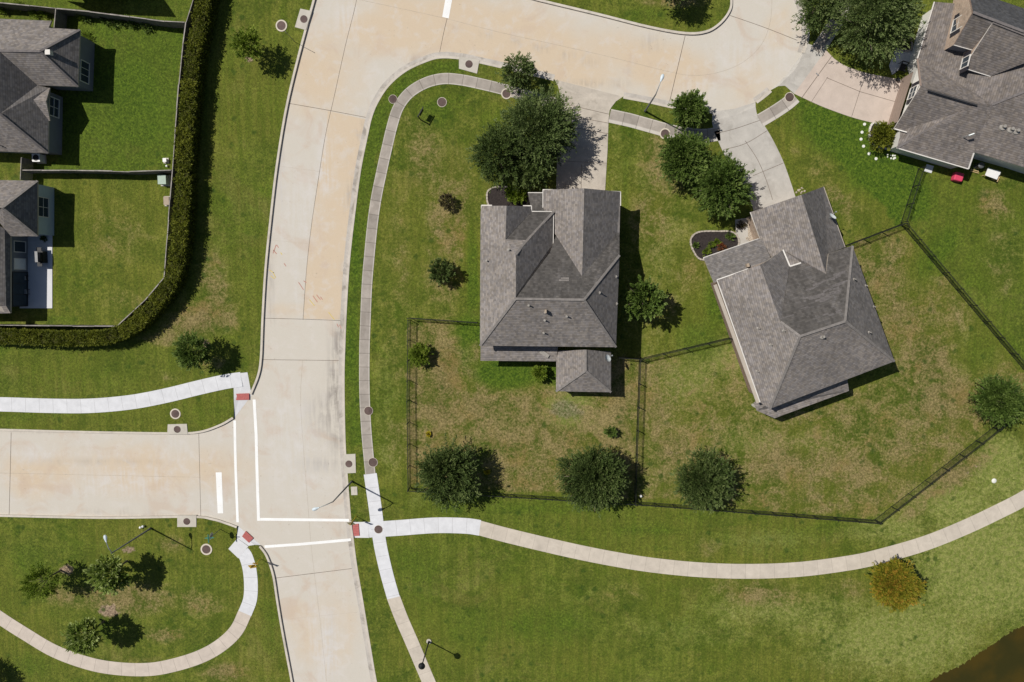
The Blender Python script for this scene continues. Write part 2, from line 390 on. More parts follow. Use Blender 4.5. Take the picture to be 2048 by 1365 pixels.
# ------------------------------------------------------------------ ground plan (photo pixel positions projected on the ground)
W_KERB = smooth([(686,-230),(668,-140),(652,-80),(640,-35),(630,0),(600,110),(575,215),(556,330),(543,440),(533,540),(527,640),(524,715),(518,752),(503,790)], 5)
NW_CORN = smooth([(467,838),(440,853),(396,867),(330,869),(150,866),(0,862),(-160,860),(-400,858)], 5)
SW_KERB1 = smooth([(-400,1026),(-160,1028),(0,1030),(200,1034),(380,1032),(425,1037),(455,1046),(474,1053)], 5)
SW_KERB2 = smooth([(521,1092),(535,1112),(548,1150),(556,1200),(566,1260),(582,1345),(600,1440),(630,1560),(680,1720)], 5)
E_KERB = smooth([(850,1720),(800,1560),(765,1430),(750,1365),(737,1290),(722,1200),(710,1130),(703,1075),(699,1045),(692,960),(687,880),(685,760),(687,680),(690,610),(696,520),(706,430),(718,340),(732,270),(740,235),(752,205),(775,170),(810,140),(850,121),(880,113),(920,115),(960,123),(1000,132),(1050,144),(1108,158)], 5)
CDS1 = smooth([(1247,193),(1300,203),(1345,213),(1385,220),(1425,223)], 5)
CDS2 = smooth([(1512,204),(1528,192),(1541,181)], 4)
CDS3 = smooth([(1605,106),(1614,75),(1612,40),(1600,0),(1575,-50),(1530,-110),(1480,-170)], 5)
CDS4 = smooth([(1380,-190),(1430,-110),(1458,-50),(1465,0),(1460,25),(1440,50),(1412,66),(1370,69),(1300,57),(1200,32),(1100,8),(1060,-2),(980,-25),(910,-60),(868,-110),(850,-170),(846,-230)], 5)
ROAD_PX = W_KERB + NW_CORN + SW_KERB1 + SW_KERB2 + E_KERB + CDS1 + [(1470,217)] + CDS2 + [(1578,146)] + CDS3 + CDS4
ROAD = GX(ROAD_PX)
RZ = -0.18
# ramps and aprons: low edge (road) first
APR = {
 'apron_a': [(1108,158),(1247,193),(1232,203),(1222,216),(1219,222),(1121,201),(1120,188),(1116,172)],
 'apron_b': [(1425,223),(1470,217),(1512,204),(1511,214),(1513,226),(1517,235),(1428,264),(1424,245)],
 'apron_c': [(1541,181),(1578,146),(1605,106),(1612,96),(1616,88),(1652,101),(1588,188),(1570,172),(1556,173)],
 'ramp_nw': [(503,790),(467,838),(468,800),(467,748),(495,745)],
 'ramp_sw': [(474,1053),(521,1092),(509,1090),(497,1092),(474,1076)],
 'ramp_e': [(699,1045),(703,1077),(738,1076),(736,1044)],
}
NLOW = {'apron_a':2,'apron_b':3,'apron_c':3,'ramp_nw':2,'ramp_sw':2,'ramp_e':2}
POND_PX = smooth([(1850,1372),(1880,1350),(1920,1333),(1955,1308),(1985,1290),(2015,1268),(2048,1252),(2110,1225),(2180,1180),(2300,1150)], 4) + [(2320,1500),(2000,1560),(1800,1480)]
_pr = random.Random(9); POND_PX = [(x+_pr.uniform(-1.5,1.5), y+_pr.uniform(-2.5,2.5)) for x, y in smooth(POND_PX[:-3], 3)]+POND_PX[-3:]
POND = GX(POND_PX)

def inpoly(P, poly):
    x, y = P[:,0], P[:,1]; ins = np.zeros(len(P), bool); n = len(poly); j = n-1
    for i in range(n):
        xi, yi = poly[i]; xj, yj = poly[j]
        if yi != yj:
            c = ((yi > y) != (yj > y)) & (x < (xj-xi)*(y-yi)/(yj-yi)+xi); ins ^= c
        j = i
    return ins

HOLES = [ROAD] + [GX(v) for v in APR.values()] + [POND]
def axis(lo, hi, st, far):
    a = list(np.arange(lo, hi+1e-6, st)); d = st; x = hi
    out_hi = []
    while x < far: d *= 1.6; x += d; out_hi.append(x)
    d = st; x = lo; out_lo = []
    while x > -far: d *= 1.6; x -= d; out_lo.append(x)
    return out_lo[::-1] + a + out_hi
XS = axis(-64, 62, .75, 320); YS = axis(-50, 36, .75, 320)
gpts = [Vector((x + rnd.uniform(-.1,.1), y + rnd.uniform(-.1,.1))) for x in XS for y in YS]
edges = []
for poly in HOLES:
    b = len(gpts); n = len(poly)
    gpts += [Vector(p) for p in poly]; edges += [(b+i, b+(i+1) % n) for i in range(n)]
cv, ce, cf, *_ = geometry.delaunay_2d_cdt(gpts, edges, [], 0, 1e-4)
CV = np.array([(v.x, v.y) for v in cv]); CF = np.array([tuple(f) for f in cf if len(f) == 3])
cen = CV[CF].mean(axis=1)
in_road = inpoly(cen, ROAD); in_pond = inpoly(cen, POND)
in_hole = in_road | in_pond
for v in APR.values(): in_hole |= inpoly(cen, GX(v))

def blobs(V, lst):
    out = np.zeros(len(V))
    for b in lst:
        px, py, rx, ry, a = b[:5]; rot = math.radians(b[5]) if len(b) > 5 else 0
        c = G(px, py); s = .0557
        dx = V[:,0]-c.x; dy = -(V[:,1]-c.y)
        u = (dx*math.cos(rot)+dy*math.sin(rot))/(rx*s); w = (-dx*math.sin(rot)+dy*math.cos(rot))/(ry*s)
        d = np.sqrt(u*u+w*w)
        out = np.maximum(out, a*np.clip(1.35-d, 0, 1)) if True else out
    return out
DRY = [(900,740,70,90,.95),(880,830,60,60,.9),(950,820,80,60,.8),(1020,880,120,50,.75),(1050,800,90,50,.5),(1235,800,40,90,.8),(1190,835,50,30,.7),
 (930,870,60,40,.7),(1075,950,60,40,.7),(870,695,50,30,.7),
 (1310,830,40,90,.7),(1350,900,70,60,.75),(1390,860,60,50,.6),(1560,930,120,60,.75),(1700,940,160,70,.65),(1820,900,110,60,.6),(1890,800,110,90,.75),(1860,720,80,80,.75),(1800,640,70,100,.7),(1760,560,60,80,.6),(1520,1000,120,30,.45),
 (1590,850,60,30,.4),(1990,410,55,50,.9),(2005,520,60,110,.7),(1650,330,60,40,.45,45),(1680,400,70,30,.5,45),(1600,300,30,20,.3),
 (850,320,45,90,.5),(905,440,60,120,.65),(890,560,55,60,.55),(800,520,30,160,.35),(830,250,30,60,.35),(1330,330,60,80,.6),(1300,440,60,90,.5),(1390,540,60,70,.4),(1330,620,50,60,.4),(905,640,40,25,.5),(785,740,25,120,.5),(790,880,30,60,.5),
 (1500,1185,130,35,.65,8),(1420,1095,70,22,.55),(1240,1190,90,40,.5),(1900,960,110,28,.9,-38),(1840,1020,60,14,.6,-30),(1700,1180,60,30,.4),(1400,1070,50,20,.5),(1330,1260,60,40,.3),
 (430,560,40,90,.65),(395,640,90,40,.85,-25),(330,680,80,14,.6),(330,755,60,20,.5),(420,730,60,20,.6),(300,880,0,0,0),(470,170,30,60,.35),(470,360,14,150,.4),
 (250,1195,110,40,.8),(400,1200,60,40,.55),(330,1270,50,20,.6),(140,1190,60,30,.6),(450,1345,60,25,.7),(340,1090,40,20,.6),(310,740,40,10,.5),(730,1260,14,60,.35),
 (230,470,90,70,.35),(260,600,70,30,.3),(1340,-10,70,30,.9),(450,640,35,30,.6)]
LUSH = [(1010,745,70,36,1.2),(940,660,40,40,.9),(1110,1000,120,14,.5),(850,850,30,14,.5),(930,990,70,14,.6),(1720,300,100,50,1.1,35),(1260,100,0,0,0),(1090,1250,160,60,.6),(820,1120,60,50,.6),(1300,1060,120,20,.6),(270,240,110,120,.7),(270,180,100,130,.75),(300,270,60,60,.6),(200,45,150,30,.4),(1680,270,120,55,1.0,30),(1760,340,80,50,1.0),(1830,400,50,60,.9),(1880,500,40,90,.7,35),(1960,700,60,60,.5),
 (707,480,18,170,.9),(696,700,18,120,.9),(700,850,16,60,.6),(725,330,18,80,.7),(745,240,20,60,.7),(830,150,50,22,.6),(870,215,60,20,.6),(1020,755,70,28,.95),(1100,745,60,30,.9),(945,560,16,150,.8),(930,700,20,80,.7),(1150,800,60,14,.4),
 (1100,1015,250,16,.6),(900,1020,60,25,.6),(780,760,20,90,.4),(1000,1120,120,60,.35),(850,1150,60,120,.5),(950,1250,90,80,.5),(740,1190,22,90,.4),(1050,1300,120,60,.35),
 (540,1250,30,100,.5),(180,1100,160,30,.4),(60,1120,60,60,.5),(420,1170,50,40,.35),(420,1300,70,20,.6),(60,1330,70,40,.55),(500,480,20,220,.45),(460,430,40,120,.4),(60,830,140,14,.5),(430,820,40,30,.5),
 (1260,300,20,40,.3),(1250,360,10,60,.5),(1440,610,40,70,.7),(1400,680,60,60,.55),(1530,720,30,40,.5),(1640,1060,150,20,.4),(1400,1030,140,14,.5),(2020,400,40,20,.5),(1300,30,90,22,.5),(120,640,80,12,.5),(130,560,14,90,.4)]
PALE = [(1135,818,55,42,1.3),(1980,1130,160,150,1.1),(1800,1280,200,90,.9),(1550,1220,200,40,.6),(2010,920,60,60,1.0),(1900,1000,100,50,.9),(1380,760,90,70,.7),(1450,720,60,60,.7),(1500,880,90,50,.55),(1620,880,80,40,.5),(1950,1080,120,120,.95),(2000,960,90,70,.9),(1800,1060,120,40,.7),(1650,1230,200,60,.55),(1850,1250,150,70,.7),(1400,1260,200,50,.4),(1700,1320,150,40,.5),  # pale turf; the strong lower right blobs also paint in haze brightness
 (1540,1080,120,25,.5),(1180,840,60,40,.6),(1130,800,50,20,.6),(770,800,30,120,.4),(1330,480,50,120,.4),(1300,360,50,60,.4),(1930,640,60,60,.3),(1140,1180,120,50,.25),(780,900,30,60,.5),(830,1000,30,30,.4),(240,20,120,20,.4)]
BARE = [(218,1222,26,16,1.1),(258,1100,16,10,1.0),(134,1140,17,14,1.2),(500,122,14,7,1.0),(410,686,16,10,.9),(500,122,10,5,.7),(410,685,14,10,.7),(845,290,6,14,.4),(1085,195,8,4,.6),(1960,350,12,8,.6),(960,945,10,6,.3),(1120,130,0,0,0),(1945,940,40,9,.6,-38),(430,545,10,6,.4),(1345,905,16,12,.5),(1490,1090,10,4,.4),(360,100,0,0,0)]

REG = {'lush': [(.60,[(45,345),(343,343),(372,48),(115,20),(100,60),(160,60),(160,175),(120,180),(118,310)]), (.45,[(-200,-60),(390,-60),(372,44),(115,17),(-200,0)]),
  (.62,[(690,640),(720,640),(727,560),(740,430),(765,290),(790,210),(830,170),(880,150),(925,152),(925,118),(880,114),(810,142),(750,210),(735,260),(715,360),(700,480)]), (.58,[(689,648),(718,648),(722,900),(694,900)]),
  (.42,[(1800,448),(1838,340),(2060,380),(2300,600),(2072,768)]), (1.0,[(1590,200),(1795,450),(1838,335),(1790,300),(1770,252),(1690,235)]), (.30,[(-300,880),(-300,690),(200,690),(300,690),(470,740),(440,850)]),
  (.30,[(560,60),(600,0),(540,520),(500,560),(420,560),(440,0)]), (.28,[(760,1070),(960,1075),(1300,1150),(1500,1160),(1300,1400),(880,1400)]), (.35,[(820,985),(1268,1010),(1748,1050),(1600,1120),(1200,1100),(960,1040),(780,1040)])],
 'dry': [(.48,[(1281,720),(1458,678),(1515,820),(1550,838),(1700,785),(1800,740),(1690,495),(1800,452),(2072,768),(1985,855),(1748,1040),(1268,1000)]), (.64,[(820,640),(960,648),(960,722),(1112,725),(1112,785),(1225,785),(1240,718),(1278,718),(1268,1000),(820,975)]),
  (.20,[(1220,240),(1420,290),(1400,450),(1370,500),(1420,560),(1458,672),(1285,716),(1245,690),(1245,390),(1215,380)]), (.16,[(800,220),(880,180),(960,200),(960,640),(745,640),(760,400)]), (.15,[(1590,205),(1520,245),(1650,380),(1690,490),(1795,450)])],
 'pale': [(.35,[(1281,720),(1458,678),(1515,820),(1550,838),(1700,785),(1268,1000)]), (.25,[(1220,240),(1420,290),(1400,450),(1370,500),(1420,560),(1458,672),(1285,716),(1245,690),(1245,390),(1215,380)])]}
def submesh(mask, z, name, mats, attrs):
    F = CF[mask]; used, inv = np.unique(F, return_inverse=True); F2 = inv.reshape(F.shape); V = CV[used]
    # orient up
    a, b, c = V[F2[:,0]], V[F2[:,1]], V[F2[:,2]]
    cr = (b[:,0]-a[:,0])*(c[:,1]-a[:,1])-(b[:,1]-a[:,1])*(c[:,0]-a[:,0])
    F2[cr < 0] = F2[cr < 0][:, ::-1]
    me = bpy.data.meshes.new(name)
    me.from_pydata([(x, y, z) for x, y in V], [], [tuple(int(k) for k in f) for f in F2])
    for mm in mats: me.materials.append(mm)
    for an, lst in attrs.items():
        vv = blobs(V, lst)
        for val, poly in REG.get(an, []): vv = np.maximum(vv, np.where(inpoly(V, GX(poly)), val, 0)) if name == 'ground' else vv
        set_attr(me, an, vv)
    o = bpy.data.objects.new(name, me); COL.objects.link(o)
    return tag(o, kind='structure')
ground = submesh(~in_hole, 0.0, 'ground', [M['grass']], {'dry': DRY, 'lush': LUSH, 'pale': PALE, 'bare': BARE, 'ash': [(1128,818,32,22,1.15),(1155,826,22,18,.8)]})
TAN = [(640,140,90,120,.8,10),(300,940,220,70,.75),(80,950,120,60,.7),(640,1260,90,120,.6),(760,60,140,60,.8),(1000,80,330,90,1.0,14),(1330,140,140,60,.8,14),(1560,60,50,80,.6),(640,120,60,120,.4),(700,150,60,120,.5),(800,70,120,60,.55),(1480,150,130,80,.45),(300,950,120,60,.45),(100,900,80,40,.3),(580,620,60,25,.6),(600,1230,50,60,.55),(690,1250,40,80,.5),(640,1330,60,40,.3)]
STAIN = [(180,925,160,3,.3),(1100,100,180,3,.28,14),(630,760,4,110,.3),(660,1290,4,90,.25),(1180,120,20,8,.35,14),(670,800,16,110,.95),(690,600,8,80,.6),(722,320,7,80,.7),(675,690,14,50,.8),(650,830,40,50,.5),(640,930,50,16,.45),(845,122,30,8,.8),(700,430,6,100,.45),(560,745,0,0,0),(1330,210,60,5,.45),(1180,170,90,4,.45),(560,300,6,120,.3),(540,560,6,90,.4),(250,1030,120,4,.6),(60,865,60,4,.4),(735,235,5,5,.8),(1300,85,25,18,.25),(688,1060,6,30,.5),(1010,132,60,4,.5)]
WORN = [(560,420,5,150,.5),(590,560,8,90,.4),(560,860,6,120,.5),(620,900,6,140,.5),(640,1250,6,100,.5),(690,1250,6,100,.4),(200,910,200,6,.45),(200,985,200,6,.4),(1050,70,160,6,.35,14),(652,320,14,60,.9),(600,420,40,90,.5),(650,350,20,40,.9),(240,960,110,30,.6),(70,910,40,20,.6),(350,910,30,40,.5),(580,880,60,120,.5),(655,1300,26,90,.9),(625,1260,14,90,.5),(690,30,30,40,.6),(1480,110,60,40,.4),(760,150,20,14,.5),(600,940,70,60,.4),(1400,180,60,25,.5),(1560,100,40,60,.35),(430,1000,30,40,.4)]
road = submesh(in_road, RZ, 'road', [M['road']], {'tan': TAN, 'stain': STAIN, 'worn': WORN})
water = submesh(in_pond, -.35, 'pond_water', [None], {})
t = NT('murky_water'); pw = t.pos()
t.b.inputs['Specular IOR Level'].default_value = .5
t.bump(t.noise(t.mapping(pw, (1, 2.4, 1), .5), 2.0, 4), .25, .04)
water.data.materials[0] = t.out(t.mix(t.mr(t.noise(pw, .25, 4), .35, .65), (.058, .040, .005), (.034, .030, .005)), .12)
# cut edges of the lawn
mb = MB()
SKIP = list(NLOW.values())+[0]
for hi, poly in enumerate(HOLES[1:]):
    n = len(poly)
    for i in range(SKIP[hi]-1 if SKIP[hi] else 0, n):
        a, b = poly[i], poly[(i+1) % n]
        mb.face([(a.x,a.y,0),(b.x,b.y,0),(b.x,b.y,-.5),(a.x,a.y,-.5)])
tag(mb.build('soil_edge', m_plain('bank_soil', (.10, .085, .04), .95, .3, 3)), kind='structure')

# ------------------------------------------------------------------ flat strips on the ground
def offset_line(pts, d):
    out = []; n = len(pts)
    for i in range(n):
        a = pts[max(i-1, 0)]; b = pts[min(i+1, n-1)]
        t_ = (b-a).normalized(); out.append(pts[i]+Vector((t_.y, -t_.x))*d)   # to the right of travel
    return out
def kerb(px, side):
    P = [Vector(p) for p in GX(px)]; Q = offset_line(P, side*.24); mb = MB()
    zt = .025
    for i in range(len(P)-1):
        a, b, c, d = P[i], P[i+1], Q[i+1], Q[i]
        mb.face([(a.x,a.y,zt),(b.x,b.y,zt),(c.x,c.y,zt),(d.x,d.y,zt)])
        mb.face([(a.x,a.y,RZ-.02),(b.x,b.y,RZ-.02),(b.x,b.y,zt),(a.x,a.y,zt)])
        mb.face([(d.x,d.y,-.05),(c.x,c.y,-.05),(c.x,c.y,zt),(d.x,d.y,zt)])
    return tag(mb.build('kerb', M['kerb']), kind='structure')
for px, sd in ((W_KERB,1),(NW_CORN,1),(SW_KERB1,1),(SW_KERB2,1),(E_KERB,1),(CDS1,1),(CDS2,1),(CDS3,1),(CDS4,1)): kerb(px, sd)
# pale gutter strip along the kerb of the side street
def strip_mb(mb, px, w, z, m=0):
    P = [Vector(p) for p in GX(px)]; A = offset_line(P, w/2); B = offset_line(P, -w/2)
    for i in range(len(P)-1):
        mb.face([(B[i].x,B[i].y,z),(A[i].x,A[i].y,z),(A[i+1].x,A[i+1].y,z),(B[i+1].x,B[i+1].y,z)], m)

# joints in the road slab: a child of the road
mb = MB()
JL = [([(569,205),(655,220),(739,236)],.05),([(718,-60),(712,0),(690,90),(668,190),(650,270),(637,350),(622,450),(612,540),(605,640)],.045),
 ([(526,637),(605,639),(689,642)],.05),([(522,720),(686,722)],.05),([(604,722),(600,800),(606,900),(614,1000),(622,1100),(640,1250),(652,1365)],.025),([(549,1158),(709,1138)],.055),
 ([(20,866),(18,950),(16,1030)],.055),([(396,868),(398,950),(400,1033)],.045),([(-60,946),(120,950),(400,956)],.03),([(908,-40),(900,10),(888,60),(877,113)],.05),
 ([(716,-2),(800,16),(890,36),(1000,64),(1100,86),(1215,112),(1330,141)],.03),([(1371,71),(1338,211)],.06),([(1330,141),(1380,150),(1430,146),(1480,128),(1520,94),(1540,50),(1545,0),(1540,-40)],.03),
 ([(1461,30),(1530,54),(1596,80)],.05),([(555,332),(640,343)],.015),([(537,480),(618,488)],.012),([(573,1240),(728,1225)],.012)]
FAINT = (4, 8, 10, 12, 14, 15, 16)
for k, (px, w) in enumerate(JL): strip_mb(mb, smooth(px, 6), w, RZ+.004, 1 if k in FAINT else 0)
joint = mb.build('expansion_joint', [M['joint'], m_plain('faint_joint', (.40, .34, .27), .95, .3, 3)], road)
# the one tan lane panel
mb = MB(); lane = smooth([(738,240),(722,320),(708,415),(698,510),(692,600),(689,640)], 5); lan2 = smooth([(655,222),(650,270),(637,350),(622,450),(612,540),(606,638)], 5)
for i in range(len(lane)-1):
    q = [G(*lane[i], 0), G(*lane[i+1], 0), G(*lan2[i+1], 0), G(*lan2[i], 0)]
    nseg = 6
    for k in range(nseg):
        a = q[0].lerp(q[3], k/nseg); b = q[1].lerp(q[2], k/nseg); c = q[1].lerp(q[2], (k+1)/nseg); d = q[0].lerp(q[3], (k+1)/nseg)
        mb.face([(v.x, v.y, RZ+.0025) for v in (a, d, c, b)])
pn = mb.build('lane_panel', M['road'], road)
PV = np.array([v.co[:2] for v in pn.data.vertices])
set_attr(pn.data, 'tan', np.full(len(PV), .85)); set_attr(pn.data, 'stain', blobs(PV, STAIN)); set_attr(pn.data, 'worn', blobs(PV, WORN))
# worn gutter strips beside the kerbs
GM = m_concrete('gutter_concrete', (.46, .425, .38), .75, .16)
mb = MB()
for px, sd in ((E_KERB,-1),(CDS1,-1),(CDS2,-1),(CDS3,-1)):
    Pk = offset_line([Vector(p) for p in GX(px)], -.26)
    for i in range(len(Pk)-1):
        a, b = Pk[i], Pk[i+1]; n_ = (b-a).normalized(); n_ = Vector((n_.y,-n_.x))*.24
        mb.face([((a-n_).x,(a-n_).y,RZ+.006),((a+n_).x,(a+n_).y,RZ+.006),((b+n_).x,(b+n_).y,RZ+.006),((b-n_).x,(b-n_).y,RZ+.006)])
mb.build('gutter_strip', GM, road)
# painted markings
def mark(name, px, w=None):
    mb = MB()
    if w: strip_mb(mb, px, w, RZ+.008)
    else: mb.face([(*p, RZ+.008) for p in GX(px)])
    o = mb.build(name, M['paint'], road); return o
mark('stop_line', [(893,-18),(907,-18),(897,36),(884,33)])
mark('stop_line', [(430,946),(442,946),(445,1028),(434,1028)])
mark('crosswalk_line', [(468,842),(469,900),(470,940),(474,1046)], .30)
mark('crosswalk_line', [(507,800),(511,870),(513,950),(516,1043)], .34)
mark('crosswalk_line', [(519,1040),(600,1041),(697,1042)], .32)
mark('crosswalk_line', [(528,1095),(600,1090),(701,1081)], .32)
# utility survey paint
mb = MB()
for a, b in (((545,500),(552,508)),((551,490),(545,507)),((552,490),(556,496)),((567,527),(571,533)),((596,565),(606,580)),((606,562),(612,566)),((625,592),(634,605)),((632,590),(640,600)),((640,594),(644,600)),((678,650),(682,658)),((673,648),(676,655))):
    strip_mb(mb, [a, b], .09, RZ+.010)
mb.build('red_survey_mark', m_plain('faded_red_paint', (.46, .24, .19), .8, .2, 6), road)
mb = MB()
for a, b in (((537,540),(546,546)),((540,552),(548,558)),((545,545),(550,556)),((618,600),(628,612)),((656,625),(668,640)),((560,505),(563,510))):
    strip_mb(mb, [a, b], .09, RZ+.010)
mb.build('yellow_survey_mark', m_plain('faded_yellow_paint', (.60, .47, .16), .8, .2, 6), road)

# sidewalks
def walk(name, px, wpx, mat, z=.03, n=6, v0=0.0, th=.09):
    P = [Vector(p) for p in GX(smooth(px, n))]; w = wpx*.0557
    A = offset_line(P, w/2); B = offset_line(P, -w/2); mb = MB(); v = v0
    for i in range(len(P)-1):
        l = (P[i+1]-P[i]).length
        mb.face([(B[i].x,B[i].y,z),(A[i].x,A[i].y,z),(A[i+1].x,A[i+1].y,z),(B[i+1].x,B[i+1].y,z)], 0, [(0,v),(w,v),(w,v+l),(0,v+l)])
        for S, fl in ((A,0),(B,1)):
            q = [(S[i].x,S[i].y,z),(S[i].x,S[i].y,z-th),(S[i+1].x,S[i+1].y,z-th),(S[i+1].x,S[i+1].y,z)]
            mb.face(q[::-1] if fl else q, 0, [(.5,v+.8)]*4)
        v += l
    for S0, S1 in ((A[0],B[0]),(A[-1],B[-1])):
        mb.face([(S0.x,S0.y,z),(S1.x,S1.y,z),(S1.x,S1.y,z-th),(S0.x,S0.y,z-th)], 0, [(.5,.8)]*4)
    return tag(mb.build(name, mat), kind='structure')
walk('sidewalk', [(1119,210),(1085,200),(1050,191),(1010,180),(960,168),(920,160),(885,158),(850,167),(818,187),(797,215),(785,250),(773,300),(762,350),(752,400),(745,450),(739,510),(734,570),(731,640),(729,700),(729,780),(732,850),(737,910),(741,950)], 21, M['walk_old'])
walk('sidewalk', [(740.5,948),(746,985),(751,1020),(756,1060),(762,1098),(774,1150),(787,1196)], 27, M['walk_new'], .032)
walk('sidewalk', [(787,1195),(803,1237),(826,1290),(860,1370),(905,1475),(960,1600)], 28, M['walk_tan'])
walk('sidewalk', [(737,1060),(770,1058),(800,1056),(870,1051),(930,1052),(960,1056)], 33, M['walk_new'], .030)
walk('sidewalk', [(958,1056),(1010,1070),(1080,1087),(1150,1103),(1220,1117),(1300,1130),(1400,1140),(1500,1143),(1600,1139),(1700,1126),(1760,1113),(1850,1087),(1930,1055),(2000,1022),(2048,997),(2120,953),(2250,860)], 31, M['walk_tan'], .028)
walk('sidewalk', [(-250,803),(-100,808),(0,809),(100,812),(180,812),(260,805),(330,792),(400,775),(450,764),(483,759)], 30, M['walk_new'])
walk('sidewalk', [(485,1104),(492,1114),(499,1138),(502,1170),(500,1200),(490,1227)], 29, M['walk_new'])
walk('sidewalk', [(491,1224),(472,1262),(440,1292),(400,1314),(350,1330),(300,1339),(240,1338),(180,1328),(110,1303),(50,1268),(0,1236),(-50,1200),(-150,1120),(-300,1010)], 29, M['walk_loop'], .026)
walk('sidewalk', [(1219,232),(1260,241),(1300,252),(1345,264),(1400,272),(1440,268)], 26, M['walk_old'])
walk('sidewalk', [(1520,242),(1550,224),(1575,207),(1590,194)], 26, M['walk_old'], .034)
walk('sidewalk', [(1633,103),(1648,82),(1662,60),(1680,30),(1700,-20)], 26, M['walk_old'], .034)
def flat(name, px, mat, z=.03, kind='structure', parent=None, th=.1):
    mb = MB(); P = GX(px)
    # ccw
    if sum(P[i].x*P[(i+1) % len(P)].y-P[(i+1) % len(P)].x*P[i].y for i in range(len(P))) < 0: P = P[::-1]
    mb.face([(p.x,p.y,z) for p in P], 0, [(p.x, p.y) for p in P])
    for i in range(len(P)):
        a, b = P[i], P[(i+1) % len(P)]
        mb.face([(a.x,a.y,z-th),(b.x,b.y,z-th),(b.x,b.y,z),(a.x,a.y,z)], 0, [(a.x,a.y)]*4)
    o = mb.build(name, mat, parent)
    if parent is None and kind: tag(o, kind=kind)
    return o
flat('sidewalk', [(457,1098),(475,1077),(497,1093),(477,1117)], M['patio'], .034)
# aprons / ramps
def apron(key, name, mat, zhi=.028):
    px = APR[key]; P = GX(px); nl = NLOW[key]
    mb = MB(); pts = [(p.x, p.y, RZ+.006 if i < nl else zhi) for i, p in enumerate(P)]
    c = [sum(p[k] for p in pts)/len(pts) for k in range(3)]; c[2] = (RZ+zhi)/2+.02
    for i in range(len(pts)): mb.face([pts[i], pts[(i+1) % len(pts)], c])
    return tag(mb.build(name, mat), kind='structure')
apron('apron_a', 'driveway_apron', M['drive_old']); apron('apron_b', 'driveway_apron', M['drive_b']); apron('apron_c', 'driveway_apron', M['drive_b'])
for k in ('ramp_nw','ramp_sw','ramp_e'): apron(k, 'kerb_ramp', M['patio'])
# driveways with sawn joints
def jointset(parent, lst, z=.034):
    mb = MB()
    for px, w in lst: strip_mb(mb, px, w, z)
    return mb.build('sawn_joint', M['joint'], parent)
d1 = flat('driveway', smooth([(1120,201),(1219,222),(1217,240),(1215,300),(1212,350),(1209,400),(1112,400),(1113,350),(1116,270)], 1, True), M['drive_old'])
jointset(d1, [([(1118,206),(1218,229)],.05),([(1118,228),(1217,247)],.05),([(1117,250),(1216,268)],.05),([(1116,322),(1214,327)],.04),([(1163,330),(1162,400)],.05)])
d2 = flat('driveway', [(1428,264)]+smooth([(1433,275),(1448,308),(1478,360),(1500,400),(1512,440)],4)+smooth([(1600,420),(1590,392),(1583,370),(1565,320),(1540,270),(1517,235)],4), M['drive_b'])
jointset(d2, [(smooth([(1430,268),(1470,258),(1520,241)],4),.05),(smooth([(1447,300),(1490,288),(1534,262)],4),.05),([(1506,352),(1568,326)],.05),(smooth([(1490,282),(1515,320),(1532,360),(1545,400)],4),.05)])
d3 = flat('driveway', smooth([(1588,188),(1652,101)],1)[:1]+[(1652,101)]+smooth([(1668,118),(1690,132),(1730,146),(1780,156),(1812,162)],4)+smooth([(1782,252),(1745,246),(1700,234),(1650,216),(1620,203)],4)+[(1588,188)], M['drive_c'])
jointset(d3, [([(1602,198),(1664,112)],.06),([(1622,205),(1655,155)],.04),([(1653,156),(1720,184),(1790,204)],.05),([(1703,234),(1725,165)],.045)])

# ------------------------------------------------------------------ manholes, inlets
RIM = m_concrete('manhole_rim_concrete', (.58, .52, .43), .15, .1)
def manhole(px, py, r, rim, label, z=.0):
    c = G(px, py); R = r*.0557*rnd.uniform(.93,1.06); rim *= rnd.uniform(.75,1.2)
    o = empty('manhole_cover', (c.x, c.y, z), label, 'manhole cover', 'manhole covers in the lawns and sidewalks')
    mb = MB(); mb.lathe((c.x,c.y,z), [(R+rim,-.05),(R+rim,.05),(R,.055),(R-.01,.04)], 28)
    mb.build('rim', RIM, o)
    mb = MB(); mb.lathe((c.x,c.y,z), [(R-.01,.0),(R-.01,.048),(R*.8,.056),(R*.76,.048),(R*.3,.05),(R*.26,.058),(.02,.058)], 28)
    mb.build('lid', M['iron'], o)
manhole(563,52,8.5,.16,'iron manhole cover with pale ring on the grass near the top edge')
manhole(786,199,8.5,.03,'iron manhole cover beside the outer edge of the curving grey sidewalk',.01)
manhole(884,205,8.5,.05,'round iron manhole cover alone on the lawn near the dark hanging yard sign')
manhole(1013,188,8.5,.14,'pale ringed manhole cover set in the old grey sidewalk beside the small bushy street tree',.0)
manhole(1330,268,8.5,.12,'pale ringed manhole cover at the sidewalk edge just north of the clipped round tree pair',.0)
manhole(1579,195,8.5,.05,'manhole cover in the sidewalk between the curved driveway and the pink driveway',.0)
manhole(351,828,8.5,.13,'pale ringed manhole cover on the grass strip between white sidewalk and west side street')
manhole(413,1099,9,.15,'pale ringed manhole cover on the grass just below the stop sign')
manhole(737,822,9,.04,'manhole cover on the grey sidewalk edge level with the brown yard, upper of two')
manhole(746,925,9,.04,'manhole cover on the grey sidewalk edge just above the new white section')
manhole(757,1059,8,.02,'manhole cover set in the white concrete where the sidewalks cross',.0)
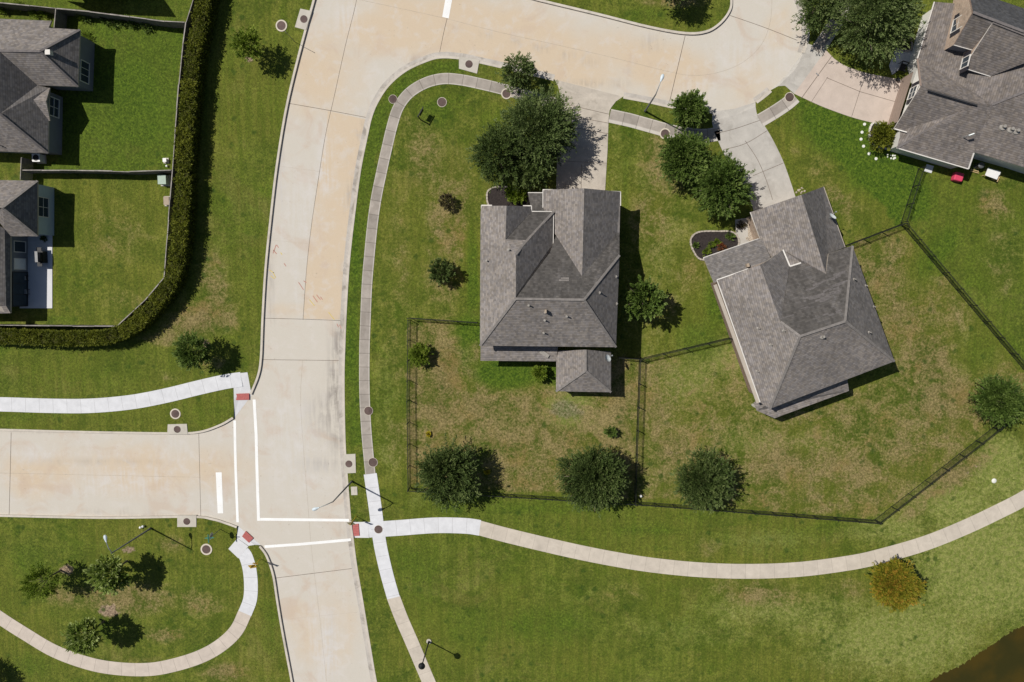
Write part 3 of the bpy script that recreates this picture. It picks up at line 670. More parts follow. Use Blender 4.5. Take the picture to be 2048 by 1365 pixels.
def inlet(px4, lid, label):
    c = G(*lid); o = empty('storm_inlet', (c.x, c.y, 0), label, 'storm drain inlet', 'concrete storm drain inlets along the kerb')
    P = GX(px4)
    if sum(P[i].x*P[(i+1) % 4].y-P[(i+1) % 4].x*P[i].y for i in range(4)) < 0: P = P[::-1]
    mb = MB(); mb.quadbox([(p.x,p.y,-.12) for p in P]+[(p.x,p.y,.06) for p in P])
    mb.build('concrete_slab', M['slab'], o)
    mb = MB(); mb.lathe((c.x,c.y,.055), [(.40,.0),(.40,.02),(.33,.024),(.02,.024)], 24); mb.build('lid', M['iron'], o)
inlet([(601,18),(624,23),(612,61),(590,55)], (608,39), 'tilted concrete storm inlet slab on the west kerb near the top edge')
inlet([(918,114),(959,121),(954,148),(918,138)], (938,129), 'weathered concrete storm inlet on the inside of the street corner')
inlet([(336,849),(374,848),(376,869),(335,869)], (355,859), 'concrete storm inlet on the north kerb of the west side street')
inlet([(355,1031),(393,1031),(393,1054),(355,1054)], (374,1043), 'concrete storm inlet on the south kerb of the west side street')
inlet([(688,909),(711,908),(712,946),(689,947)], (698,928), 'partly stained concrete storm inlet on the east kerb of the main road')
mb = MB(); c = G(708.5,982); mb.box((c.x,c.y,.02), (.72,.98,.06), .03); mb.box((c.x,c.y,.055), (.12,.4,.012), .03)
tag(mb.build('meter_box', M['slab']), 'small grey concrete utility box lid in the grass strip under the lamp arm', 'utility box')
def pad(px4, ramp):
    P = GX(px4)
    if sum(P[i].x*P[(i+1) % 4].y-P[(i+1) % 4].x*P[i].y for i in range(4)) < 0: P = P[::-1]
    return P
def tactile(px4, zs, label):
    P = GX(px4); mb = MB(); pts = [Vector((p.x,p.y,z)) for p, z in zip(P, zs)]
    lo = [p-Vector((0,0,.05)) for p in pts]
    mb.quadbox(lo+pts)
    for i in range(1, 8):
        for j in range(1, 5):
            q = pts[0].lerp(pts[1], i/8).lerp(pts[3].lerp(pts[2], i/8), j/5); mb.box((q.x,q.y,q.z+.008), (.05,.05,.02))
    o = mb.build('tactile_paving', M['red_pad'])
    return tag(o, label, 'tactile paving', 'red tactile pads at the crossing ramps')
tactile([(472,788),(498,787),(498,800),(472,801)], (.0,.0,-.03,-.03), 'red tactile pad on the ramp at the north west corner')
tactile([(491,1063),(506,1077),(498,1086),(484,1073)], (-.06,-.06,.03,.03), 'red tactile pad turned diagonally on the south west corner ramp')
tactile([(705,1049),(717,1048),(719,1072),(706,1073)], (-.045,.01,.01,-.045), 'red tactile pad on the ramp east of the road')

# ------------------------------------------------------------------ houses
def shingle_face(mb, P, m):
    P = [Vector(p) for p in P]; n = Vector((0,0,0))
    for i in range(len(P)):
        a, b = P[i], P[(i+1) % len(P)]; n += a.cross(b)
    if n.z < 0: P = P[::-1]; n = -n
    n.normalize(); u = Vector((0,0,1)).cross(n)
    if u.length < 1e-3: u = Vector((1,0,0))
    u.normalize(); v = n.cross(u)
    mb.face(P, m, [(p.dot(u), p.dot(v)) for p in P])
def make_roof(parent, planes, mats, ridges=(), ridge_mat='ridge', th=.16, name='roof', fascia='fascia'):
    """planes: list of (material index, [(px,py,z)...]); fascia + soffit added under every outer edge"""
    mb = MB(); W_ = [[G(*p) for p in pl] for _, pl in planes]
    nM = len(mats)
    from collections import Counter
    cnt = Counter(); key = lambda a: (round(a.x*4), round(a.y*4), round(a.z*4))
    for P in W_:
        for i in range(len(P)): cnt[frozenset((key(P[i]), key(P[(i+1) % len(P)])))] += 1
    for (m, _), P in zip(planes, W_):
        shingle_face(mb, P, m)
        dn = Vector((0,0,-th)); mb.face([p+dn for p in P][::-1], nM)
        for i in range(len(P)):
            a, b = P[i], P[(i+1) % len(P)]
            if cnt[frozenset((key(a), key(b)))] == 1: mb.face([a+dn, b+dn, b, a], nM)
    o = mb.build(name, [M[x] for x in mats]+[M[fascia]], parent)
    if ridges:
        for r in ridges:
            mb = MB(); a, b = G(*r[0]), G(*r[1]); mb.bar(a+Vector((0,0,.02)), b+Vector((0,0,.02)), .24, .05)
            mb.build('ridge_cap', M[ridge_mat], o)
    return o
def walls(parent, px, z, mat, inset=.4, z0=-.05, name='wall'):
    P = GX(px, z)
    if sum(P[i].x*P[(i+1) % len(P)].y-P[(i+1) % len(P)].x*P[i].y for i in range(len(P))) < 0: P = P[::-1]
    n = len(P); Q = []
    for i in range(n):
        e1 = (P[i]-P[i-1]).normalized(); e2 = (P[(i+1) % n]-P[i]).normalized()
        n1 = Vector((-e1.y, e1.x)); n2 = Vector((-e2.y, e2.x)); b = (n1+n2)
        b = b.normalized()/max(.35, b.normalized().dot(n1)); Q.append(P[i]+b*inset)
    mb = MB()
    for i in range(n):
        a, b = Q[i], Q[(i+1) % n]
        mb.face([(a.x,a.y,z0),(b.x,b.y,z0),(b.x,b.y,z-.12),(a.x,a.y,z-.12)])
    mb.build(name, mat, parent); return Q
def window(parent, a, b, z0, z1, panes=(2,2), frame='white', glass='glass', shutters=False, out=.05):
    """a, b: wall line points (world xy) seen from outside left to right"""
    a = Vector(a); b = Vector(b); d = (b-a).normalized(); nrm = Vector((d.y, -d.x)); L_ = (b-a).length
    def P(s, z, o): p = a+d*s+nrm*o; return Vector((p.x, p.y, z))
    mb = MB()
    def slab(s0, s1, za, zb, o0, o1): mb.quadbox([P(s0,za,o0),P(s1,za,o0),P(s1,zb,o0),P(s0,zb,o0),P(s0,za,o1),P(s1,za,o1),P(s1,zb,o1),P(s0,zb,o1)])
    w = .09
    slab(-w,L_+w,z0-w,z0,-.02,out+.03); slab(-w,L_+w,z1,z1+w,-.02,out+.02); slab(-w,0,z0,z1,-.02,out+.02); slab(L_,L_+w,z0,z1,-.02,out+.02)
    for i in range(1, panes[0]): slab(L_*i/panes[0]-.025, L_*i/panes[0]+.025, z0, z1, -.02, out)
    for i in range(1, panes[1]): zz = z0+(z1-z0)*i/panes[1]; slab(0, L_, zz-.025, zz+.025, -.02, out-.003)
    f = mb.build('window', M[frame], parent)
    mb = MB(); mb.quadbox([P(0,z0,-.02),P(L_,z0,-.02),P(L_,z1,-.02),P(0,z1,-.02),P(0,z0,.02),P(L_,z0,.02),P(L_,z1,.02),P(0,z1,.02)])
    mb.build('pane', M[glass], f)
    if shutters:
        for s0 in (-.09-.42, L_+.09):
            mb = MB(); mb.quadbox([P(s0,z0,0),P(s0+.42,z0,0),P(s0+.42,z1,0),P(s0,z1,0),P(s0,z0,.05),P(s0+.42,z0,.05),P(s0+.42,z1,.05),P(s0,z1,.05)])
            mb.build('shutter', M['shutter'], f)
    return f
def gutter(parent, pts, mat='white', w=.10):
    mb = MB(); P = [G(*p) for p in pts]
    for i in range(len(P)-1): mb.bar(P[i]+Vector((0,0,-.04)), P[i+1]+Vector((0,0,-.04)), w, .10)
    return mb.build('gutter', M[mat], parent)
def on_poly(planes, px, py):
    """point of the roof seen at a photo position: intersect the ray with the plane set"""
    best = None; o = Vector((0,0,H)); d = (QR @ Vector((px-1024, 682.5-py, -FPX))).normalized()
    for _, pl in planes:
        W_ = [G(*p) for p in pl]
        for k in range(1, len(W_)-1):
            h = geometry.intersect_ray_tri(W_[0], W_[k], W_[k+1], d, o, True)
            if h is not None and (best is None or h.z > best.z): best = h
    return best
def vent_pipe(parent, planes, px, py, h=.45, r=.06, box=False, mat='vent'):
    p = on_poly(planes, px, py)
    if p is None: return
    mb = MB()
    if box: mb.box((p.x,p.y,p.z+h/2), (.42,.42,h+.1)); mb.box((p.x,p.y,p.z+h+.06), (.5,.5,.05))
    else:
        mb.lathe((p.x,p.y,p.z-.12), [(r*2.4,0),(r*2.2,.14),(r,.18),(r,h+.12),(r*.6,h+.12)], 12)
    mb.build('roof_vent', M[mat], parent)
def dish(p, az, label, mat='dish'):
    o = empty('satellite_dish', p, label, 'satellite dish'); mb = MB()
    d = Vector((math.cos(az), math.sin(az), .75)).normalized(); c = Vector(p)+Vector((0,0,.75))
    r = d.cross(Vector((0,0,1))).normalized(); u = r.cross(d)
    rings = [(0,0),(.15,.02),(.28,.06),(.40,.12)]; N = 18; ids = []
    for R, dp in rings:
        ids.append(len(mb.v))
        for k in range(N):
            a = 2*math.pi*k/N; mb.v.append(tuple(c+(r*math.cos(a)+u*math.sin(a)*1.1)*R+d*dp))
    for i in range(3):
        for k in range(N): mb.f.append((ids[i]+k, ids[i]+(k+1) % N, ids[i+1]+(k+1) % N, ids[i+1]+k)); mb.m.append(0); mb.uv.append(None)
    mb.build('reflector', M[mat], o, True)
    mb = MB(); mb.tube([Vector(p)-Vector((0,0,.05)), Vector(p)+Vector((0,0,.5)), c-d*.02], .03, 8); mb.build('mast', M['galv'], o)
    mb = MB(); mb.tube([c-u*.3+d*.08, c-u*.25+d*.55], .02, 6); mb.box(tuple(c-u*.22+d*.58), (.12,.12,.12), az); mb.build('feed_arm', M['galv'], o)

# ---- house A: two storey, centre
a0 = G(1100, 590)
HA = empty('house', (a0.x, a0.y, 0), 'two storey house with tall dark valley roof in the middle of the corner lot', 'house')
eM, rM = 5.45, 8.7
PA = [
 (0, [(961,425,eM),(963,412,eM),(1013,412,7.6),(1011,479,7.6),(1032,509,rM),(1031,598,rM),(960,692,eM)]),   # west slope
 (2, [(1013,412,7.6),(1063,413,eM-.1),(1063,424,eM-.1),(1011,479,7.6)]),
 (1, [(1063,424,eM-.12),(1107,424,5.2),(1054,481,7.4),(1011,479,7.55)]),
 (0, [(1011,479,7.6),(1054,481,7.45),(1032,509,rM)]),
 (2, [(1107,424,5.2),(1106,488,5.2),(1100,505,5.3),(1033,590,rM-.05),(1031,598,rM),(1032,509,rM)]),           # east slope of the west wing
 (0, [(960,692,eM),(1031,598,rM),(1168,600,rM),(1232,695,eM)]),                                              # south slope
 (2, [(1232,695,eM),(1168,600,rM),(1239,511,eM)]),                                                            # east hip
 (1, [(1031,598,rM),(1033,590,rM-.05),(1100,505,5.6),(1112,471,5.05),(1164,553,7.15),(1168,600,rM)]),          # dark valley
 (1, [(1168,600,rM),(1164,553,7.15),(1234,465,4.3),(1239,468,4.25),(1239,511,eM)]),
 (0, [(1168.5,377,7.15),(1164,553,7.15),(1112,471,5.05),(1086,440,4.2),(1086,380,4.2)]),                       # garage wing west slope
 (2, [(1168.5,377,7.15),(1241,384,4.2),(1239,468,4.25),(1234,465,4.3),(1164,553,7.15)]),
]
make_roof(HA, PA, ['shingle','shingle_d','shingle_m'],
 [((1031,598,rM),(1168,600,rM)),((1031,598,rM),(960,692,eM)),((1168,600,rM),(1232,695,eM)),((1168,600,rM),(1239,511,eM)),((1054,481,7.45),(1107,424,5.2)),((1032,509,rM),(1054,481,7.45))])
PL = [(0, [(961,692,3.6),(1005,676,4.1),(1115,690,4.1),(1112,723,3.0),(961,722,3.0)]),
      (0, [(1171,700,4.5),(1171,742,4.5),(1112,783,3.0),(1113,702,3.0)]),
      (2, [(1171,700,4.5),(1222,704,3.0),(1222,785,3.0),(1171,742,4.5)]),
      (0, [(1171,742,4.5),(1222,785,3.0),(1112,783,3.0)])]
PL[0] = (0, [(961,722,2.9),(961,676,3.6),(1118,680,3.6),(1112,723,2.9)])
make_roof(HA, PL, ['shingle','shingle_d','shingle_m'], [((1171,700,4.5),(1171,742,4.5)),((1171,742,4.5),(1112,783,3.0)),((1171,742,4.5),(1222,785,3.0))], name='porch_roof')
make_roof(HA, [(1, [(1056,386,3.6),(1088,386,3.6),(1088,425,4.4),(1063,425,4.4)])], ['shingle','shingle_d'], name='entry_roof')
walls(HA, [(963,412),(1063,412),(1063,424),(1107,424),(1107,520),(1239,511),(1232,695),(960,692)], eM, M['brick_r'])
walls(HA, [(1086,380),(1241,384),(1239,520),(1086,520)], 4.2, M['brick_r'])
walls(HA, [(961,670),(1112,675),(1112,723),(961,722)], 3.0, M['brick_r'])
mb = MB()
for p in ((1112,783),(1222,785),(1112,730),(1222,735)):
    q = G(*p, 3.0); c_ = G(1167,745,3.0); q = q.lerp(c_, .1); mb = MB(); mb.box((q.x,q.y,1.45), (.3,.3,2.95)); mb.build('porch_post', M['brick_r'], HA)
# gable ends
mb = MB()
for tri in (((968,414,eM-.1),(1058,414,eM-.1),(1013,414,7.4)),((1092,384,4.1),(1236,387,4.1),(1168,381,6.95))): mb.face([G(*p) for p in tri])
mb.build('gable_wall', M['brick_r'], HA)
gutter(HA, [(963,426,eM),(963,411,eM),(984,411,eM+.1)]); gutter(HA, [(1046,412,eM),(1063,412,eM),(1063,423,5.3),(1107,424,5.2),(1106,490,5.2)])
gutter(HA, [(1056,386,3.6),(1086,386,3.6)]); gutter(HA, [(1086,420,4.2),(1086,380,4.2),(1106,380,4.8)]); gutter(HA, [(1222,383,4.8),(1241,384,4.2),(1241,412,4.2)])
for px, py, bx in ((1058,611,0),(1091,625,1),(1134,633,0),(1090,641,0),(1088,666,0),(974,522,0),(1018,500,0),(1199,586,0),(1232,554,0),(1233,608,0)): vent_pipe(HA, PA, px, py, .5, .07)
p = on_poly(PA, 1091, 623); mb = MB(); mb.box((p.x,p.y,p.z+.3), (.18,.35,.8)); mb.build('flue', M['util_t'], HA)
p = on_poly(PL, 1089, 708); mb = MB(); mb.bar(p+Vector((-.45,.3,.05)), p+Vector((.45,-.3,.03)), .4, .12); mb.build('attic_vent', M['vent'], HA)
p1 = on_poly(PA, 1124, 559); mb = MB()
for k, (dx, l_) in enumerate(((0, 1.0), (.15, .8))):
    q = on_poly(PA, 1128+k*2, 561-k*4); mb.bar(q+Vector((-l_/2,0,.03)), q+Vector((l_/2,0,.03)), .16, .02)
mb.build('replacement_shingle', M['ridge'], HA)
q = on_poly(PL, 1213, 716); dish(q, math.radians(35), 'white satellite dish on the rear porch roof of the two storey house')
# front, rear windows for House A (mostly under the eaves)
def wl_pt(px, py, z): return G(px, py, z).xy
# ---- house B: rotated, right
b0 = G(1610, 620)
HB = empty('house', (b0.x, b0.y, 0), 'house turned diagonally with pale streaks on its dark valley roof', 'house')
eB, rB = 5.1, 8.7
PB = [
 (0, [(1501,425,3.0),(1603,390,6.2),(1652,548,6.2),(1602,526,5.0),(1580,533,4.9),(1566,500,4.6),(1552,522,4.2),(1530,505,3.5)]),      # garage roof west slope
 (3, [(1603,390,6.2),(1647,374,3.0),(1690,495,3.0),(1657,508,4.6),(1652,548,6.2)]),
 (0, [(1434,560,eB),(1520,530,6.6),(1561,644,7.9),(1600,673,rB),(1540,818,eB),(1520,805,eB)]),                          # west slope
 (3, [(1520,530,6.6),(1535,522,6.0),(1548,512,5.4),(1566,500,4.7),(1580,533,4.9),(1577,548,5.4),(1561,644,7.9)]),
 (1, [(1580,533,5.0),(1602,526,5.1),(1652,548,6.25),(1657,508,5.1),(1705,492,5.3),(1688,642,rB),(1600,673,rB),(1561,644,7.9),(1577,548,5.5)]),
 (3, [(1705,492,5.3),(1789,723,eB),(1692,644,rB),(1688,642,rB)]),
 (0, [(1600,673,rB),(1688,642,rB),(1692,644,rB),(1789,723,eB),(1540,818,eB)]),
]
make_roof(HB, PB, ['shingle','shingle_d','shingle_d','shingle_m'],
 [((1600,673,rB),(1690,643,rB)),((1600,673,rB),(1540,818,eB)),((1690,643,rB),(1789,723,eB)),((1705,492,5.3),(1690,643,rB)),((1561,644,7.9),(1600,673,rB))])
PF = [(2, [(1407,516,3.2),(1522,476,3.2),(1546,526,5.0),(1428,566,5.0)])]
make_roof(HB, PF, ['shingle','shingle_d','shingle_m'], name='entry_roof')
PR = [(0, [(1520,800,3.9),(1540,806,4.0),(1693,748,4.0),(1698,782,3.0),(1549,837,3.0),(1514,822,3.2),(1508,806,3.4)])]
make_roof(HB, PR, ['shingle'], name='porch_roof')
walls(HB, [(1434,560),(1520,530),(1580,533),(1657,508),(1705,492),(1789,723),(1540,818),(1520,805)], eB, M['brick_r'], .5)
walls(HB, [(1501,425),(1647,374),(1690,495),(1640,540),(1530,520)], 3.0, M['brick_t'])
mb = MB(); mb.face([G(1505,426,2.95), G(1603,392,6.05), G(1645,377,2.95)]); mb.build('gable_wall', M['brick_t'], HB)
A3, B3, C3 = G(1437,562,5.0), G(1520,533,6.45), G(1568,506,4.6)
mb = MB(); mb.face([(A3.x,A3.y,2.9), (C3.x,C3.y,2.9), tuple(C3), tuple(B3), tuple(A3)]); mb.build('gable_wall', M['brick_t'], HB)
mb = MB()
for p in ((1549,837),(1622,810),(1698,783),(1518,822)):
    q = G(*p, 3.0); c_ = G(1600,780,3.0); q = q.lerp(c_, .06); mb = MB(); mb.box((q.x,q.y,1.45), (.22,.22,2.95), .35); mb.build('porch_post', M['white'], HB)
# soffit boards on the west side
mb = MB(); mb.bar(G(1430,570,4.9), G(1516,806,4.9), .35, .1); mb.build('fascia_board', M['fascia'], HB)
gutter(HB, [(1407,516,3.2),(1517,478,3.2)]); gutter(HB, [(1407,516,3.2),(1433,556,4.2)]); gutter(HB, [(1501,425,3.0),(1530,503,3.4)])
gutter(HB, [(1566,500,4.75),(1580,533,5.05),(1602,526,5.15)], w=.14); gutter(HB, [(1434,560,5.15),(1497,538,6.15)])
gutter(HB, [(1647,374,3.0),(1690,495,3.0)], 'fascia'); gutter(HB, [(1434,560,eB),(1520,805,eB)])
p = on_poly(PB, 1494, 531)
mb = MB(); q = G(1495,531,5.0); mb.box((q.x,q.y,q.z), (.25,.35,.5), .3); mb.build('chimney_cap', M['util_t'], HB)
for px, py in ((1645,674),(1567,662),(1516,657),(1514,743),(1708,559),(1731,572),(1747,614),(1738,665),(1541,690)): vent_pipe(HB, PB, px, py, .4, .06 if px != 1645 else .11)
# pale scoured patches on the dark slope
mb = MB(); rr = random.Random(3)
for (x0, y0, x1, y1, n_) in ((1622,578,1694,541,9),(1590,610,1684,572,14),(1640,600,1680,590,6),(1570,636,1632,612,8),(1590,650,1680,620,6)):
    for k in range(n_):
        f = rr.random(); cx = x0+(x1-x0)*f; cy = y0+(y1-y0)*f+rr.uniform(-5,5)*(.4+f); l_ = rr.uniform(.5,1.5)
        q = on_poly([PB[4]], cx, cy)
        if q is None: continue
        dd = (G(1692,644,rB)-G(1600,673,rB)).normalized()
        a_ = q-dd*l_/2; b_ = q+dd*l_/2
        mb.bar(a_+Vector((0,0,.035)), b_+Vector((0,0,.035)), rr.choice((.2,.27,.34)), .012)
mb.build('scoured_shingle', m_plain('scoured_shingle', (.145, .133, .128), .95, .35, 5), HB)
q = on_poly(PB, 1655, 440); dish(G(1658,436,3.4), math.radians(60), 'pale grey satellite dish on the garage roof edge of the diagonal house')

# ---- house C: upper right
c0 = G(1960, 190)
HC = empty('house', (c0.x, c0.y, 0), 'large brown roofed house with brick dormers beside the pink driveway', 'house')
def zplane(tri, px, py):
    A, B, C = (G(*p) for p in tri); n = (B-A).cross(C-A); o = Vector((0,0,H)); d = QR @ Vector((px-1024, 682.5-py, -FPX))
    return (o+d*((A-o).dot(n)/d.dot(n))).z
GS = [(1788,258,2.4),(1814,265.5,2.4),(1842,172,4.9)]           # garage south slope
zg1 = zplane(GS, 1956, 207); zg2 = zplane(GS, 1917, 226); zg3 = zplane(GS, 1802, 262)
SS = [(1794,296,2.6),(1937,338,2.6),(1917,226,zg2)]              # long south slope
zs1 = zplane(SS, 1983, 210); zs2 = zplane(SS, 2048, 184); zs3 = zplane(SS, 1948, 305); zs4 = zplane(SS, 2048, 335)
FS = [(1869,4,2.7),(1835,118,2.7),(1983,210,zs1)]                # front slope
zf1 = zplane(FS, 1953, 188); zf2 = zplane(FS, 2048, 184); zf3 = zplane(FS, 1917, 8); zf4 = zplane(FS, 2048, 60)
print('Z', zg1, zg2, zs1, zs2, zs3, zs4, zf1, zf2, zf3, zf4)
zm = (zs2+zf2)/2
PC = [
 (0, [(1869,4,2.7),(1917,8,zf3),(2000,40,zplane(FS,2000,40)),(1983,210,zs1),(1953,188,zf1),(1835,118,2.7)]),
 (0, [(2000,40,zplane(FS,2000,40)),(2048,60,zf4),(2048,184,zm),(1983,210,zs1)]),
 (0, [(1835,118,2.7),(1953,188,zf1),(1956,207,zg1),(1842,172,4.9)]),
 (0, [(1953,188,zf1),(1983,210,zs1),(1956,207,zg1)]),
 (0, [(1842,172,4.9),(1956,207,zg1),(1917,226,zg2),(1802,262,zg3),(1788,258,2.4)]),
 (2, [(1802,262,zg3),(1917,226,zg2),(1794,296,2.6)]),
 (0, [(1794,296,2.6),(1917,226,zg2),(1956,207,zg1),(1983,210,zs1),(1948,305,zs3),(1937,338,2.6)]),
 (0, [(1983,210,zs1),(2048,184,zm),(2048,335,zs4),(1948,305,zs3)]),
 (0, [(2048,184,zm),(2140,150,zm),(2150,367,zs4),(2048,335,zs4)]),
]
make_roof(HC, PC, ['shingle_b','shingle_g','shingle_b'], [((1983,210,zs1),(2048,184,zm)),((1917,226,zg2),(1794,296,2.6))], 'ridge_d', fascia='white')
ze1 = zplane(FS,1889,96)+1.7; ze2 = zplane(FS,1981,153)+.05; zv = zplane(FS,2048,127)+.05
zr2 = 7.2; E2 = [(1927,136,ze2),(1981,153,ze2),(1986,45,zr2)]; zv = zplane(E2,2048,127); zr3 = zr2; zp = ze1+2.4
print('Z2', zplane(FS,1889,96), zplane(FS,1916,142), ze1, ze2, zv, zr2, zr3, zp)
PD = [(0, [(1946,25,zp),(2048,64,zp),(2060,110,ze1+.4),(1947,101,ze1),(1908,90,ze1)]),
      (1, [(1946,25,zp),(1937,-20,ze1+.3),(2110,38,ze1+.3),(2110,88,zp),(2048,64,zp)])]
make_roof(HC, PD, ['shingle_b','shingle_g'], [((1946,25,zp),(2048,64,zp))], 'ridge_d', name='upper_roof', fascia='brick_r')
PE = [(0, [(1986,45,zr2),(2070,78,zr2),(2048,127,zv),(1981,153,ze2),(1927,136,ze2)])]
make_roof(HC, PE, ['shingle_b'], [((1986,45,zr2),(2070,78,zr2))], 'ridge_d', name='upper_roof', fascia='white')
walls(HC, [(1869,4),(1835,118),(1848,172),(1794,262),(1794,296),(1937,338),(1948,306),(2048,335),(2160,372),(2160,60),(1990,10)], 2.65, M['siding_w'], .35)
# garage gable wall
mb = MB()
for P in ([(1834,124,2.5),(1841,174,4.75),(1790,258,2.3)],): mb.face([G(*p)-Vector((-.25,.0,0)) for p in P])
mb.build('gable_wall', M['siding_w'], HC)
A_, B_ = G(1834,124,2.5).xy+Vector((.22,0)), G(1790,258,2.3).xy+Vector((.22,0))
dd = (B_-A_).normalized(); nn = Vector((-dd.y, dd.x)); nn = nn if nn.x < 0 else -nn
mb = MB(); g0 = A_+dd*1.0+nn*.13; g1 = B_-dd*.7+nn*.13
mb.face([(g0.x,g0.y,-.02),(g1.x,g1.y,-.02),(g1.x,g1.y,2.25),(g0.x,g0.y,2.25)])
for k in range(1, 4):
    z_ = 2.25*k/4; q0 = g0+nn*.01; q1 = g1+nn*.01; mb.face([(q0.x,q0.y,z_-.02),(q1.x,q1.y,z_-.02),(q1.x,q1.y,z_+.02),(q0.x,q0.y,z_+.02)])
mb.build('garage_door', M['garage'], HC)
mid = (A_+B_)/2; wa = mid-dd*.55+nn*.05; wb = mid+dd*.55+nn*.05
window(HC, wa, wb, 2.75, 3.95, (2,2), shutters=True)
# brick gable fronts of the two upper blocks
def face_mb(pts, name, mat): m_ = MB(); m_.face([G(*p) for p in pts]); return m_.build(name, mat, HC)
u0 = G(1908,90,ze1-.05); u1 = G(1937,-20,ze1+.2); pk = G(1946,26,zp-.1)
mb = MB(); sh = Vector((.0,0,0))
mb.face([(u0.x,u0.y,ze1-2.2), (u1.x,u1.y,ze1-2.2), tuple(u1), tuple(pk), tuple(u0)]); mb.build('dormer_wall', M['brick_t'], HC)
def wall_hit(A2, B2, px, py):
    d = (B2-A2).normalized(); n = Vector((d.y, -d.x)); r = QR @ Vector((px-1024, 682.5-py, -FPX))
    t_ = A2.dot(n)/(r.x*n.x+r.y*n.y); p = Vector((r.x*t_, r.y*t_)); return p, H+r.z*t_
d2_ = (u0.xy-u1.xy).normalized(); cm, cz = wall_hit(u1.xy, u0.xy, 1917, 47)
window(HC, cm-d2_*.6, cm+d2_*.6, cz-.95, cz+.95, (2,2), shutters=True)
v0 = G(1927,136,ze2-.05); v1 = v0.xy+(u1.xy-u0.xy).normalized()*5.6; pk2 = G(1987,46,zr2-.1)
mb = MB(); mb.face([(v0.x,v0.y,ze2-1.5), (v1.x,v1.y,ze2-1.0), tuple(pk2), tuple(v0)]); mb.build('dormer_wall', M['brick_t'], HC)
dv = (v0.xy-v1).normalized(); s_, cz = wall_hit(v1, v0.xy, 1931, 125); window(HC, s_-dv*.5, s_+dv*.5, cz-.55, cz+.55, (2,1), shutters=True)
# side walls under upper eaves
mb = MB()
for a_, b_ in (((1908,90,ze1),(1947,101,ze1)),((1927,136,ze2),(1981,153,ze2))):
    mb = MB(); A3, B3 = G(*a_), G(*b_); mb.face([(A3.x+.1,A3.y+.15,A3.z-2.2),(B3.x,B3.y+.15,B3.z-1.5),(B3.x,B3.y+.15,B3.z-.1),(A3.x+.1,A3.y+.15,A3.z-.1)]); mb.build('side_wall', M['siding_g'], HC)
gutter(HC, [(1869,4,2.7),(1835,118,2.7)]); gutter(HC, [(1794,296,2.6),(1937,338,2.6),(1948,306,zs3)], w=.14); gutter(HC, [(1789,258,2.4),(1814,265,2.9)])
gutter(HC, [(1908,90,ze1),(1947,101,ze1)]); gutter(HC, [(1927,136,ze2),(1981,153,ze2)])
gutter(HC, [(1842,172,4.92),(1835,118,2.75)], 'garage', .14)
mb = MB(); a_ = G(1855,177,4.95); b_ = G(1954,207,zg1+.05); mb.bar(a_+Vector((0,-.2,.05)), b_+Vector((0,-.2,.05)), .14, .1); mb.build('ridge_vent', M['shingle_g'], HC)
for px, py, bx in ((2006,254,0),(2022,259,1),(2033,262,1)): vent_pipe(HC, PC, px, py, .35, .16, mat='vent')
q = on_poly(PC, 1925, 276); mb = MB(); mb.tube([q, q+Vector((0,0,1.1))], .04, 8); mb.tube([q+Vector((0,0,1.0)), q+Vector((.4,.15,1.25))], .1, 8); mb.build('roof_antenna', M['galv'], HC)
for wx in ((1842,310),(1900,330)): pass
flat('walkway', [(1784,150),(1834,118),(1838,112),(1800,92),(1776,142)][:3]+[(1829,104),(1790,100),(1778,132)], M['patio'], .036)
flat('porch_slab', [(1829,106),(1858,30),(1868,34),(1842,112)], M['patio'], .12)

# ---- house 1: upper left
h0 = G(60, 180)
H1 = empty('house', (h0.x, h0.y, 0), 'one storey hip roofed house at the upper left with a white roof vent box', 'house')
P1 = [
 (0, [(-150,40,3.0),(0,38,3.0),(103,42,3.0),(97,56,3.3),(160,60,3.0),(80,103,5.5),(0,102,5.5),(-150,100,5.5)]),
 (1, [(160,60,3.0),(156,174,3.0),(80,103,5.5)]),
 (0, [(80,103,5.5),(156,174,3.0),(75,171,3.0),(0,104,5.5),(0,102,5.5)]),
 (1, [(0,104,5.5),(75,171,3.0),(98,176,2.6),(96,307,2.6),(0,228,5.6),(-60,160,7.2)]),
 (0, [(0,228,5.6),(96,307,2.6),(0,303,2.6),(-150,297,2.6),(-150,160,7.2),(-60,160,7.2)]),
 (0, [(-150,100,5.5),(0,102,5.5),(0,104,5.5),(-60,160,7.2),(-150,160,7.2)]),
]
make_roof(H1, P1, ['shingle','shingle_m'], [((80,103,5.5),(160,60,3.0)),((80,103,5.5),(156,174,3.0)),((0,102,5.5),(80,103,5.5)),((0,228,5.6),(96,307,2.6))], 'ridge_d')
zg = on_poly(P1, 66, 200).z+.02
PG = [(0, [(66,200,zg),(92,203,zg),(100,176,2.62),(98,176,2.62)]), (0, [(66,200,zg),(98,242,2.62),(100,242,2.62),(92,203,zg)])]
make_roof(H1, PG, ['shingle'], name='gable_roof')
walls(H1, [(-150,40),(103,42),(97,56),(160,60),(156,174),(75,171)], 3.0, M['siding_g'], .35)
walls(H1, [(-150,160),(98,176),(96,307),(-150,297)], 2.6, M['siding_g'], .3)
